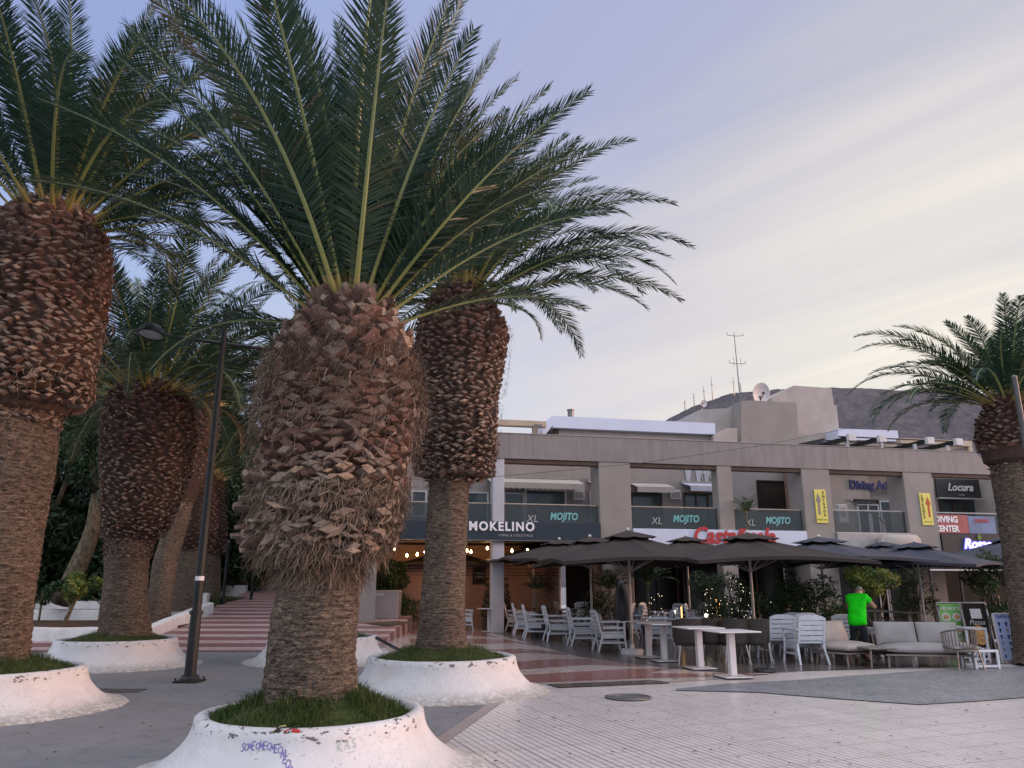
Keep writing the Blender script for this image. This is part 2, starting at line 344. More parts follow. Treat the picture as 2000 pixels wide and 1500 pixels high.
# cladding panels with joints
t = NT('cladding'); tcx = t.obj((1,1,1)); o = t.sep(tcx)
def ln(v, per, w):
    f = t.math('FRACT', t.math('DIVIDE', v, per)); return t.math('GREATER_THAN', t.math('ABSOLUTE', t.math('SUBTRACT', f, .5)), .5-w/per/2)
j = t.math('MAXIMUM', ln(o[0], .62, .012), ln(o[2], .41, .012)); n1 = t.noise(tcx, 1.1, 6, .6); n2 = t.noise(t.obj((3,3,.35)), 1.4, 6, .7)
c = t.ramp(n1, [(.3, (.198,.183,.178)), (.7, (.245,.227,.220))]); c = t.mix(.75, c, t.ramp(n2, [(.35, (.70,.68,.67)), (.6, (1,1,1))]), 'MULTIPLY'); c = t.mix(t.math('MULTIPLY', j, .45), c, (.17,.15,.145)); M['clad'] = t.fin(c, .6, .35)
M['column_white'] = pm('white_column', (.40,.41,.45), .7, .12, 2, .1, 40, .3)
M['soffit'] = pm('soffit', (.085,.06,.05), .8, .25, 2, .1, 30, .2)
M['bluewhite'] = pm('blue_white_fascia', (.52,.57,.70), .6, .06, 2, .05, 30, .3)
M['gallery'] = pm('gallery_wall', (.27,.245,.235), .8, .12, 1.4, .15, 50, .2)
M['cream'] = pm('cream_wall', (.36,.325,.30), .8, .12, 1.6, .15, 50, .2)
M['ochre'] = pm('ochre_wall', (.40,.33,.25), .8, .12, 1.6, .15, 50, .2)
# salmon wall with grooves between 1.75 and 2.3 m
t = NT('salmon_wall'); o = t.sep(t.geo()); b = t.math('MULTIPLY', t.math('GREATER_THAN', o[2], 1.75), t.math('LESS_THAN', o[2], 2.35))
gz = t.math('MULTIPLY', b, t.math('GREATER_THAN', t.math('FRACT', t.math('DIVIDE', o[2], .11)), .72)); n1 = t.noise(t.geo(), 1.2, 6)
c = t.ramp(n1, [(.3, (.33,.20,.155)), (.7, (.42,.265,.205))]); c = t.mix(gz, c, (.12,.06,.045)); t.bump(t.math('SUBTRACT', 0.0, gz), .6, .02); M['salmon'] = t.fin(c, .75, .25)
M['navy'] = pm('navy_fascia', (.012,.022,.035), .35, .2, 2, .03, 30, .5)
M['black'] = pm('black_paint', (.012,.013,.014), .4, .3, 6, .08, 50, .5)
M['darkpost'] = pm('weathered_post', (.009,.012,.011), .45, .5, 5, .2, 40, .4, dirt=(.03,.036,.034))
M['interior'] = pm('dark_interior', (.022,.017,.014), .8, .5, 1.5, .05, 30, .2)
M['interior2'] = pm('brown_panelling', (.055,.038,.028), .6, .5, 1.8, .1, 30, .3)
M['plastic'] = pm('white_resin', (.60,.63,.69), .38, .10, 5, .05, 60, .5, dirt=(.50,.50,.52))
M['plastic2'] = pm('grey_cushion_cloth', (.33,.33,.36), .8, .15, 8, .2, 120, .2)
M['tablewhite'] = pm('white_laminate', (.62,.60,.60), .3, .08, 4, .02, 60, .5)
M['wicker'] = pm('brown_wicker', (.048,.040,.035), .7, .3, 30, .8, 90, .3, dist=.01)
M['metal'] = pm('grey_metal', (.16,.155,.15), .4, .2, 8, .05, 60, .5, .5)
M['palemetal'] = pm('pale_metal', (.38,.37,.36), .35, .15, 8, .05, 60, .5, .6)
M['cushion'] = pm('beige_cushion', (.38,.335,.31), .9, .14, 3, .35, 110, .15, dist=.004)
M['cushion2'] = pm('grey_cushion', (.285,.27,.265), .9, .14, 3, .35, 110, .15, dist=.004)
M['rope'] = pm('grey_rope', (.15,.135,.12), .8, .3, 20, .5, 120, .2)
M['taupe'] = pm('taupe_metal', (.20,.17,.15), .5, .15, 8, .05, 60, .4)
M['canvas_brown'] = pm('brown_canvas', (.040,.033,.030), .85, .18, 1.6, .3, 160, .2, dist=.002)
M['canvas_grey'] = pm('blue_grey_canvas', (.055,.059,.078), .85, .18, 1.6, .3, 160, .2, dist=.002)
M['poleM'] = pm('umbrella_pole', (.36,.335,.31), .45, .15, 5, .05, 50, .5, .2)
M['concrete'] = pm('concrete', (.36,.34,.33), .85, .2, 1.5, .35, 35, .2, dirt=(.22,.2,.19))
M['counter'] = pm('mauve_board', (.33,.28,.275), .7, .12, 2, .1, 40, .3)
M['hill'] = None
t = NT('hill'); g = t.geo(); n1 = t.noise(g, .012, 8, .65); n2 = t.noise(g, .06, 6, .8); c = t.ramp(n1, [(.3, (.062,.057,.070)), (.7, (.105,.094,.102))])
c = t.mix(t.ramp(n2, [(.45, (0,0,0)), (.66, (1,1,1))]), c, (.125,.112,.115)); c = t.mix(t.ramp(t.noise(g, .18, 5, .8), [(.5, (0,0,0)), (.62, (.7,.7,.7))]), c, (.05,.048,.05)); t.bump(n2, .35, 3); M['hill'] = t.fin(c, .95, .1)
M['yellow'] = pm('yellow_sign', (.62,.55,.12), .5, .06, 4, .02, 40, .4)
M['ink'] = pm('black_ink', (.02,.02,.02), .5, .1, 4, 0, 40, .3)
M['green_ink'] = pm('green_ink', (.10,.22,.04), .5, .1, 4, 0, 40, .3)
M['red'] = pm('red_paint', (.42,.035,.035), .45, .1, 4, 0, 40, .4)
M['greyink'] = pm('grey_ink', (.22,.19,.17), .5, .1, 4, 0, 40, .3)
M['orange'] = pm('orange_red', (.42,.07,.02), .45, .1, 4, 0, 40, .4)
M['letter_white'] = pm('white_letter', (.72,.72,.74), .4, .04, 4, 0, 40, .4)
M['letter_grey'] = pm('grey_letter', (.40,.40,.40), .4, .04, 4, 0, 40, .4)
M['letter_blue'] = pm('blue_letter', (.02,.035,.14), .4, .1, 4, 0, 40, .4)
M['turquoise'] = pm('turquoise_letter', (.16,.42,.42), .45, .1, 4, 0, 40, .4)
M['frame'] = pm('white_frame', (.50,.50,.51), .5, .1, 4, .02, 40, .4)
M['brass'] = pm('dull_brass_rail', (.34,.28,.22), .35, .2, 6, .05, 60, .5, .7)
M['skin'] = pm('skin', (.38,.20,.14), .55, .1, 10, .1, 90, .35)
M['hair'] = pm('grey_hair', (.28,.26,.25), .8, .4, 60, .6, 140, .2)
M['neon'] = pm('neon_green_cloth', (.012,.66,.01), .85, .22, 7, .6, 16, .15, dist=.02)
M['trouser'] = pm('charcoal_cloth', (.022,.028,.033), .85, .3, 9, .3, 40, .2, dist=.01)
def glass(name, tint, alpha, rough=.06):
    t = NT(name); tr = t.n('ShaderNodeBsdfTransparent'); tr.inputs[0].default_value = (*tint, 1); mx = t.n('ShaderNodeMixShader'); mx.inputs[0].default_value = alpha
    m = t.fin(tuple(x*.12 for x in tint), rough, .6); t.l(tr.outputs[0], mx.inputs[1]); t.l(t.b.outputs[0], mx.inputs[2]); t.l(mx.outputs[0], t.out.inputs[0]); return m
M['glass'] = glass('smoked_glass', (.60,.68,.68), .45); M['glass2'] = glass('clear_glass', (.8,.84,.84), .25)
t = NT('window_glass'); M['window'] = t.fin(t.ramp(t.noise(t.geo(), .7, 3), [(.35, (.02,.03,.03)), (.7, (.06,.085,.085))]), .12, .45)
M['windowdark'] = pm('dark_window_glass', (.012,.012,.012), .15, .3, 2, 0, 30, .25)
M['bulb'] = emis('bulb_glow', (1, .62, .25), 16); M['fairy'] = emis('fairy_glow', (1, .85, .6), 2.0); M['neonblue'] = emis('blue_neon', (.14,.12,1), 1.6); M['neonwhite'] = emis('white_neon', (.75,.78,1), 1.1)
M['lens'] = pm('lamp_diffuser', (.42,.42,.44), .4, .1, 6, 0, 40, .4)
M['darkpole'] = pm('grey_pole', (.07,.07,.075), .5, .2, 8, .05, 60, .4)
# ================= ground =================
def sheet(name, pts, z, m, thick=None):
    b = MB(); b.poly([(p[0], p[1]) for p in pts], z, None)
    o = b.build(name, m, fix=False)
    if o.data.polygons[0].normal.z < 0: o.data.flip_normals()
    return props(o, kind='structure')
b = MB(); b.add([(-1500,-300,0),(1500,-300,0),(1500,1600,0),(-1500,1600,0)], [(0,1,2,3)]); props(b.build('ground', M['asphalt']), kind='structure')
k1, k2 = G(955, 1374), G(800, 1478)
kd = (k2-k1).normalized(); k0 = k1-kd*1.0; k3 = k2+kd*9
side = Vector((-kd.y, kd.x, 0)); side = side if side.x > 0 else -side
sheet('tiled_plaza', [k0, k3, (14, k3.y), (60, 12), (60, 60), (-3.2, 60), (-3.2, 19.5), (-2.2, 16)], .004, M['tile'])
sheet('border_strip', [k0, k3, k3+side*.16, k0+side*.16], .008, pm('border_tile', (.30,.245,.23), .5, .2, 4, .2, 50, .3))
# sweeping bands of pink and pale tile beside the terrace
def band(name, lo, up, m, z):
    return sheet(name, [G(*p) for p in lo]+[G(*p) for p in reversed(up)], z, m)
band('pale_tile_field', [(850,1337),(1010,1338),(1060,1338),(1300,1335),(1430,1325),(1560,1312)], [(700,1228),(880,1228),(960,1232),(1100,1262),(1240,1292),(1560,1308)], M['tile_pale'], .008)
band('pink_tile_band', [(850,1333),(1062,1334),(1250,1326),(1500,1319)], [(850,1322),(1010,1320),(1200,1309),(1330,1305),(1180,1318),(1150,1325),(1500,1318)][:4]+[(1260,1316),(1500,1318)], M['tile_pink'], .012)
band('pink_tile_band', [(850,1306),(1020,1308),(1150,1299),(1260,1303)], [(850,1291),(1000,1294),(1080,1288),(1150,1288),(1260,1302)], M['tile_pink'], .012)
band('pink_tile_band', [(800,1279),(950,1281),(1040,1275),(1110,1280)], [(800,1262),(940,1270),(1020,1268),(1090,1274)], M['tile_pink'], .012)
band('pink_tile_band', [(800,1256),(930,1258),(1010,1257),(1050,1263)], [(800,1248),(900,1248),(990,1250),(1040,1258)], M['tile_pink'], .012)
band('pink_tile_band', [(800,1240),(920,1242),(975,1246)], [(800,1234),(900,1233),(950,1237)], M['tile_pink'], .012)
band('drain_strip', [(1090,1345),(1306,1336)], [(1068,1338),(1270,1330),(1308,1334)], M['tile_terrace'], .016)
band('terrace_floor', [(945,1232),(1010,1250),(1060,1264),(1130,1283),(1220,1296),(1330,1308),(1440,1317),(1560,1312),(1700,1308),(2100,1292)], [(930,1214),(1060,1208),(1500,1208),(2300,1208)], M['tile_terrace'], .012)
band('cobbled_area', [(1320,1350),(1480,1354),(1640,1367),(1795,1378),(1900,1372),(2100,1357)], [(1320,1347),(1420,1337),(1560,1330),(1650,1322),(1800,1312),(1960,1304),(2100,1300)], M['cobble'], .016)
c = G(1227, 1364); b = MB(); b.lathe([(.0,.018),(.285,.018),(.29,.028),(.32,.028),(.325,.018)], 40, (c.x, c.y)); b.lathe([(.19,.0185),(.19,.024),(.205,.024),(.205,.0185)], 40, (c.x, c.y))
props(b.build('manhole_cover', M['metal']), 'round iron manhole cover in the pale plaza tiles', 'manhole cover')
# small grate in the asphalt
c = G(217, 1350); b = MB()
for i in range(11): b.box(c.x-.42+i*.08, c.x-.37+i*.08, c.y-.13, c.y+.13, .004, .014)
b.box(c.x-.46, c.x+.46, c.y-.17, c.y-.13, .003, .016); b.box(c.x-.46, c.x+.46, c.y+.13, c.y+.17, .003, .016)
props(b.build('drain_grate', M['metal']), 'slotted drain grate sunk in the grey asphalt by the left palm', 'drain grate')
# rising ramp with pink bands
RX0, RX1, RY0, RY1, RG = -10.2, -3.35, 19.0, 40.0, .065
b = MB(); z1 = (RY1-RY0)*RG
YB = 20.75
b.add([(RX0-14,RY0,.006),(RX1,RY0,.006),(RX1,YB,(YB-RY0)*RG),(RX0-14,YB,(YB-RY0)*RG)], [(0,1,2,3)]); b.add([(-9.6,YB,(YB-RY0)*RG),(RX1,YB,(YB-RY0)*RG),(RX1,RY1,z1),(-12.9,RY1,z1)], [(0,1,2,3)])
b.add([(RX1,RY0,.0),(RX1,RY1,0),(RX1,RY1,z1)], [(0,1,2)])
b.add([(-12.9,RY1,z1),(RX1,RY1,z1),(RX1+3,RY1+60,z1+1.5),(-18,RY1+60,z1+1.5)], [(0,1,2,3)])
props(b.build('stepped_ramp', M['ramp']), kind='structure')
def rampz(y): return max(0, (min(y, RY1)-RY0)*RG)

# ================= planters =================
def planter(pc, rim, foot, h, label, seed, n=72, group='whitewashed round planters', grass_n=900, bl=.10, ell=1.0):
    rnd = random.Random(seed); ph = [rnd.uniform(0, 6.28) for _ in range(6)]
    T = thing('planter', label, 'planter', (pc[0], pc[1], 0), 0, group)
    def wob(a, r, z, i):
        k = 1 - min(1, z/h)*.6
        return r*(1+.012*math.sin(2*a+ph[0])*k+.010*math.sin(3*a+ph[1])+.006*math.sin(7*a+ph[2])+.004*math.sin(17*a+ph[3])*k)
    pr = [(foot*1.10,-.02),(foot*1.06,.012),(foot,.03),(foot-.10*(foot-rim)/.5,.055)]
    for i in range(1, 12):
        q = i/12; pr.append((rim+.10+(foot-.12-rim-.1)*(1-q)**2.1, .055+(h-.10)*q))
    pr += [(rim+.095,h-.03),(rim+.07,h-.008),(rim+.03,h),(rim-.01,h-.012),(rim-.03,h-.05),(rim-.03,h-.16)]
    b = MB(); b.lathe(pr, n, fr=wob); o = b.build('basin', M['white'], T, smooth=True)
    b = MB()
    sp = [(rim-.02,h-.06)]+[((rim-.02)*(1-i/8), h-.06+.21*math.sin(i/8*PI/2)) for i in range(1, 9)]
    b.lathe(sp, 36, fr=lambda a, r, z, i: wob(a, r, z, i)); b.build('soil', M['soilgreen'], T, smooth=True)
    # grass: many blades
    g = np.random.default_rng(seed); V = []; Fc = []; tn = []
    k = 0
    while k < grass_n:
        rr = (rim-.03)*math.sqrt(g.uniform(.10, 1)); a = g.uniform(0, 2*PI)
        clump = math.sin(5*a+ph[4])+math.sin(9*a+7*rr+ph[5])
        if g.uniform(-1.9, 2.2) > clump: continue
        x, y = rr*math.cos(a), rr*math.sin(a); z = h-.06+.21*math.sin(max(0,(1-rr/rim))*PI/2)
        L = bl*g.uniform(.5, 1.4)*(1.25 if clump > .8 else .9)*(1.7 if rr < rim*.66 else 1); w = bl*.05; th = g.uniform(0, 2*PI); lean = g.uniform(.2, 1.5)*L
        dx, dy = math.cos(th), math.sin(th); px_, py_ = -dy*w, dx*w; n0 = len(V)
        V += [(x-px_,y-py_,z-.01),(x+px_,y+py_,z-.01),(x+dx*lean*.4+px_*.8,y+dy*lean*.4+py_*.8,z+L*.6),(x+dx*lean*.4-px_*.8,y+dy*lean*.4-py_*.8,z+L*.6),(x+dx*lean,y+dy*lean,z+L*.85)]
        Fc += [(n0,n0+1,n0+2,n0+3),(n0+3,n0+2,n0+4)]; tt = g.uniform(0, 1)*.8+(.2 if g.uniform() > .85 else 0); tn += [tt, tt]; k += 1
    gr = mesh_np('grass', V, Fc, M['grass'], None, tn); gr.location = (pc[0], pc[1], 0)
    props(gr, 'short green grass growing in the '+label.split(' planter')[0]+' planter', 'grass', kind='stuff')
    return T, wob, pr

# ================= palms =================
def lerp_prof(prof, z):
    if z <= prof[0][0]: return prof[0][1:]
    for a, b_ in zip(prof, prof[1:]):
        if z <= b_[0]:
            q = (z-a[0])/(b_[0]-a[0]+1e-9); return tuple(a[i]+(b_[i]-a[i])*q for i in range(1, len(a)))
    return prof[-1][1:]
def frond_mesh(g, L, el0, az, droop, npair, lmax, brown=0.0, nseg=16, side_bend=0.0, r0=.03, two=True, petiole=.10, roll=0.0):
    """one feather leaf starting at the origin; returns verts, faces, tints, mat index"""
    s = np.linspace(0, 1, nseg+1); ds = L/nseg
    el = el0 - droop*1.1*s**1.9; azs = az + side_bend*s**1.5
    T = np.stack([np.cos(el)*np.cos(azs), np.cos(el)*np.sin(azs), np.sin(el)], 1)
    Pp = np.vstack([[0,0,0], np.cumsum((T[:-1]+T[1:])/2*ds, 0)])
    Sd = np.stack([-np.sin(azs), np.cos(azs), 0*s], 1); Nn = np.cross(T, Sd)
    rl = roll; Sd, Nn = Sd*math.cos(rl)+Nn*math.sin(rl), Nn*math.cos(rl)-Sd*math.sin(rl)
    V = []; Fc = []; tn = []; mi = []
    # rachis: a flattened five-sided tube
    k = 5
    for i in range(nseg+1):
        r = r0*(1.0 if s[i] < .02 else (1-s[i])**.8*.62+.10); r *= (1+1.6*max(0, .09-s[i])/.09)
        for j in range(k):
            a = 2*PI*j/k; V.append(Pp[i]+Sd[i]*math.cos(a)*r*1.25+Nn[i]*math.sin(a)*r*.7)
    for i in range(nseg):
        for j in range(k): Fc.append((i*k+j, i*k+(j+1) % k, (i+1)*k+(j+1) % k, (i+1)*k+j)); tn.append(min(1, s[i]*1.1)); mi.append(1)
    base = g.uniform(.0, .45)
    q = np.repeat(np.linspace(petiole, .995, npair), 2) + g.uniform(-.4, .4, npair*2)/npair; q = np.clip(q, petiole*.8, .998)
    sg = np.tile([1., -1.], npair)
    fi = q*nseg; i0 = np.clip(fi.astype(int), 0, nseg-1); w = (fi-i0)[:, None]
    P0 = Pp[i0]*(1-w)+Pp[i0+1]*w; T0 = T[i0]*(1-w)+T[i0+1]*w; S0 = Sd[i0]*(1-w)+Sd[i0+1]*w; N0 = Nn[i0]*(1-w)+Nn[i0+1]*w
    u_ = (q-petiole)/(1-petiole)
    ll = lmax*np.clip(.16+u_*4.2, 0, 1)*(1-.72*np.clip((u_-.55)/.45, 0, 1)**1.5)*g.uniform(.82, 1.1, len(q))
    ang = np.radians(66-34*u_)+g.normal(0, .065, len(q)); vv = g.uniform(.0, .45, len(q))
    D = T0*np.cos(ang)[:, None]+S0*(sg*np.sin(ang))[:, None]+N0*vv[:, None]*.6; D /= np.linalg.norm(D, axis=1)[:, None]
    Wd = np.cross(N0, D); Wd /= np.linalg.norm(Wd, axis=1)[:, None]; Wd = Wd + N0*g.normal(0, .35, len(q))[:, None]
    wd = (.011+.006*np.clip(u_*5, 0, 1))*(lmax/.45)*(1-.45*u_)*(80/max(npair, 60))**.72*(1.15 if two else 1.5)
    sag = -ll*g.uniform(.02, .16, len(q))
    A = P0+D*ll[:, None]*.5; B = P0+D*ll[:, None]; B[:, 2] += sag; A[:, 2] += sag*.25
    n0 = len(V); W1 = Wd*wd[:, None]
    if two:
        blk = np.stack([P0-W1*.55, P0+W1*.55, A+W1, A-W1, B], 1).reshape(-1, 3)
        V = np.vstack([np.array(V), blk]); m_ = len(q)
        for i in range(m_):
            o = n0+5*i; Fc.append((o,o+1,o+2,o+3)); Fc.append((o+3,o+2,o+4))
        rep = 2
    else:
        blk = np.stack([P0-W1*.5, P0+W1*.5, A+W1*.9, B, A-W1*.9], 1).reshape(-1, 3)
        V = np.vstack([np.array(V), blk]); m_ = len(q)
        for i in range(m_): o = n0+5*i; Fc.append((o,o+1,o+2,o+3,o+4))
        rep = 1
    tt = np.clip(base+g.uniform(-.15, .20, m_)+brown*(.5+.5*u_)+np.where(g.uniform(0, 1, m_) > .95, .35, 0), 0, 1)
    tn += list(np.repeat(tt, rep)); mi += [0]*(m_*rep)
    return V, Fc, tn, mi
def palm(label, y0, trunk, pine, fronds, seed, nboot=700, bsz=1.0, fib=500, det=2, skirt=0, group='tall palms with swollen boot-covered trunks', redtop=.5, zbase=.45, wild=False, smallfib=1.0):
    """trunk / pine: rows of (photo y, left, right) read off at distance y0"""
    g = np.random.default_rng(seed)
    def rows(rr):
        out = []
        for (py, l, r) in rr:
            a = atY(l, py, y0); c = atY(r, py, y0); out.append((a.z, (a.x+c.x)/2, (c.x-a.x)/2))
        return sorted(out)
    tr, pi_ = rows(trunk), rows(pine); bx = tr[0][1]
    T = thing('palm_tree', label, 'palm tree', (bx, y0, 0), 0, group)
    z0 = min(tr[0][0], zbase); zt = tr[-1][0]
    def X(z): return (lerp_prof(tr, z) if z < tr[-1][0] else lerp_prof([tr[-1]]+pi_, z))
    # --- trunk: stacked leaf-scar rings
    n = int(26*det+12); dz = .075/det if det > 1 else .09; zs = np.arange(z0-.05, zt+.35, dz); V = []; Fc = []
    th = np.arange(n)*2*PI/n
    for i, z in enumerate(zs):
        cx_, r = X(min(z, zt)); r = r*(1 if z > z0+.25 else 1+.08*(1-(z-z0)/.25)**2)
        rr = r*(1+.008*((i % 2)*2-1)+.014*np.sin(th*3+z*2)+g.normal(0, .017, n)); zz = z+.025*np.sin(th*2+z*3)+g.normal(0, .010, n)
        V += list(zip(cx_-bx+rr*np.cos(th), rr*np.sin(th), zz))
    for i in range(len(zs)-1):
        for j in range(n): Fc.append((i*n+j, i*n+(j+1) % n, (i+1)*n+(j+1) % n, (i+1)*n+j))
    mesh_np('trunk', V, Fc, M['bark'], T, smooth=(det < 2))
    # --- core under the leaf bases
    b = MB(); prf = [(.02, pi_[0][0]+.10)]+[(r*(.86 if k_ else .74), z+(0 if k_ else .07)) for k_, (z, _, r) in enumerate(pi_)]+[(.02, pi_[-1][0]+.02)]
    for i, (r, z) in enumerate(prf): pass
    n = 30; V = []; Fc = []
    for r, z in prf:
        cx_ = X(z)[0]-bx
        for j in range(n): V.append((cx_+r*math.cos(2*PI*j/n), r*math.sin(2*PI*j/n), z))
    for i in range(len(prf)-1):
        for j in range(n): Fc.append((i*n+j, i*n+(j+1) % n, (i+1)*n+(j+1) % n, (i+1)*n+j))
    # --- leaf bases in spirals
    tn = [.1]*len(Fc); za, zb = pi_[0][0], pi_[-1][0]; H = zb-za
    ringr = sum(r for _, _, r in pi_)/len(pi_)
    for k in range(nboot):
        q = (k+.5)/nboot; z = za+H*q; cx_, r = X(z); r = r*(.91 if wild else .95); a = k*2.399963+g.normal(0, .05)
        if wild and (q < .10 or (q > .68 and g.uniform() < .45)): continue
        z += g.normal(0, .018)*bsz
        shr = (r/ringr)**.5; w = .094*bsz*g.uniform(.6, 1.3)*shr; h = .036*bsz*g.uniform(.55, 1.3)*shr; a += g.normal(0, .03)
        top = max(0, (q-.55)/.45)
        out = bsz*(.085+.05*g.uniform()+.05*top); rise = bsz*(.035+.07*g.uniform()*(.4+top)+.07*top)
        if q < .22: out += bsz*.07*g.uniform(); rise -= .03*bsz
        if wild:
            if q < .40: out += .03*g.uniform()+(.16*g.uniform() if (math.cos(a) < -.7 and q < .34 and g.uniform() < .5) else 0); rise -= .05*g.uniform(); w *= g.uniform(.75, 1.15)
            elif q > .68: rise += .07*g.uniform(); h *= 1.5; w *= .9
            z += g.normal(0, .03)
        ro = np.array([math.cos(a), math.sin(a), 0]); sd_ = np.array([-math.sin(a), math.cos(a), 0]); up = np.array([0,0,1.])
        sd_ = sd_+up*g.normal(0, .26); c0 = np.array([cx_-bx, 0, z-.03*bsz])+ro*(r*.86-.02); c1 = c0+ro*out*.6+up*rise*.45; c2 = c0+ro*(out+r*.05)+up*rise
        o = len(V)
        for c_, sc in ((c0, 1.05), (c1, 1.12), (c2, g.uniform(.62, .95))):
            V += [tuple(c_+sd_*w*sc), tuple(c_+up*h*sc*.9+ro*.01), tuple(c_-sd_*w*sc), tuple(c_-up*h*sc)]
        V.append(tuple(c2+ro*.006*bsz+up*.010*g.normal()+sd_*.02*g.normal()))
        for i in range(2):
            for j in range(4): Fc.append((o+4*i+j, o+4*i+(j+1) % 4, o+4*i+4+(j+1) % 4, o+4*i+4+j))
        for j in range(4): Fc.append((o+8+j, o+8+(j+1) % 4, o+12))
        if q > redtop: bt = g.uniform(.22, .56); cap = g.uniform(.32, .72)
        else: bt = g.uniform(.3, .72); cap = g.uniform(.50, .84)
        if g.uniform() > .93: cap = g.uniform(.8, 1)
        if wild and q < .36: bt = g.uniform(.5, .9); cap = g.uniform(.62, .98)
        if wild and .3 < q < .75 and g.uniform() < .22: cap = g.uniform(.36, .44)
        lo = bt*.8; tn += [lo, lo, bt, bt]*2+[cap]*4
    # upright petiole stubs round the top
    for k in range(46):
        a = k*2.4+g.normal(0, .2); cx_, r = X(zb); ro = np.array([math.cos(a), math.sin(a), 0]); sd_ = np.array([-math.sin(a), math.cos(a), 0]); up = np.array([0,0,1.]); rad = r*(.55+.45*g.uniform()); hh = g.uniform(.10, .30)*bsz; w = g.uniform(.04, .075)*bsz
        c0 = np.array([cx_-bx, 0, zb-.12-.10*g.uniform()])+ro*rad; c1 = c0+up*hh*1.3+ro*hh*.25; o = len(V); th_ = .022
        for c_, sc in ((c0, 1.3), (c1, .8)): V += [tuple(c_+sd_*w*sc+ro*th_), tuple(c_-sd_*w*sc+ro*th_), tuple(c_-sd_*w*sc-ro*th_), tuple(c_+sd_*w*sc-ro*th_)]
        Fc += [(o+j, o+(j+1) % 4, o+4+(j+1) % 4, o+4+j) for j in range(4)]+[(o+4,o+5,o+6,o+7)]; tt = g.uniform(.45, .95); tn += [tt]*4+[1.0]
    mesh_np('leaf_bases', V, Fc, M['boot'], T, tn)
    # --- loose fibres and hanging shreds
    if fib:
        V = []; Fc = []; tn = []
        def strand(p, d, L, w, curl, t_):
            o = len(V); ns = 4; q = np.array(p, float); d = np.array(d, float); w_ = np.cross(d, [0.3,.2,1.]); w_ /= np.linalg.norm(w_)+1e-9
            for i in range(ns+1):
                ww = w*(1-i/ns*.8); V.append(tuple(q-w_*ww)); V.append(tuple(q+w_*ww)); q = q+d*L/ns; d = d+np.array(curl)*.5+g.normal(0, .36, 3); d /= np.linalg.norm(d)
            for i in range(ns): Fc.append((o+2*i, o+2*i+1, o+2*i+3, o+2*i+2)); tn.append(t_)
        for k in range(fib):
            q = (g.uniform()**.9 if not wild or g.uniform() < .4 else 1-.5*g.uniform()**1.3); z = za+H*q; cx_, r = X(z); a = g.uniform(0, 2*PI); ro = np.array([math.cos(a), math.sin(a), 0]); sd_ = np.array([-math.sin(a), math.cos(a), 0])
            p = np.array([cx_-bx, 0, z])+ro*(r+.03*bsz); d = sd_*g.choice([-1, 1])*g.uniform(.2, 1)+ro*.35+np.array([0,0,g.uniform(-.8,.5)])
            strand(p, d, g.uniform(.07, .24)*bsz, .0034*smallfib*g.uniform(.6, 1.5), (0,0,-.3), g.uniform(.1, .85))
        for k in range(skirt):
            z = za+H*(.27 if not wild else .34)*g.uniform()**(1.5 if not wild else 1)-.05; cx_, r = X(max(z, za)); a = g.uniform(0, 2*PI); ro = np.array([math.cos(a), math.sin(a), 0]); sd_ = np.array([-math.sin(a), math.cos(a), 0])
            p = np.array([cx_-bx, 0, z])+ro*(r*.96); d = ro*g.uniform(.1, .8)+sd_*g.normal(0, .5)+np.array([0,0,-g.uniform(.2,.8)])
            strand(p, d, g.uniform(.10, .27)*bsz, .0036*smallfib*g.uniform(.5, 1.8), (0,0,-.3), g.uniform(.15, .85))
        mesh_np('dry_fibres', V, Fc, M['fibre'], T, tn)
    # --- feather leaves
    zc = zb-.06; cxt = X(zb)[0]-bx
    for (az, el, L, dr, br, sb) in fronds:
        V, Fc, tn, mi = frond_mesh(g, L, R(el), R(az), R(dr), int({2: 165, 1.5: 118, 1: 80, .5: 44}[det] if det in (2,1.5,1,.5) else 60), .44*(L/3.6)**.5, br, 16 if det > 1 else 12, R(sb), .034 if det > 1 else .032, det > 1)
        rad = .30*(1-max(0, (el-30))/75)*pi_[-1][2]/.3
        off = np.array([cxt+math.cos(R(az))*rad, math.sin(R(az))*rad, zc-.22*(1-el/90)+.05])
        mesh_np('frond', [tuple(v+off) for v in V], Fc, [M['frond'], M['rachis']], T, tn, mi=mi)
    return T
def crown(seed, n, L=(3.1, 3.9), elo=22, ehi=84, dlo=28, dhi=80, brown=.05, skip=None, pw=.8):
    rnd = random.Random(seed); out = []
    for k in range(n):
        q = (k+.5)/n; el = ehi-(ehi-elo)*q**pw+rnd.uniform(-5, 5); az = (k*137.508+rnd.uniform(-14, 14)) % 360
        if skip and skip(az, el): continue
        out.append((az, el, rnd.uniform(*L)*(.82 if q < .1 else 1), dlo+(dhi-dlo)*q+rnd.uniform(-9, 9), brown*rnd.uniform(0, 2)+(.25 if rnd.random() > .93 else 0), rnd.uniform(-22, 22)))
    return out
def tighten(fr): return [(a, e, L*(.80 if math.cos(R(a)) > .45 and e < 68 else 1), d, br, sb) for (a, e, L, d, br, sb) in fr]
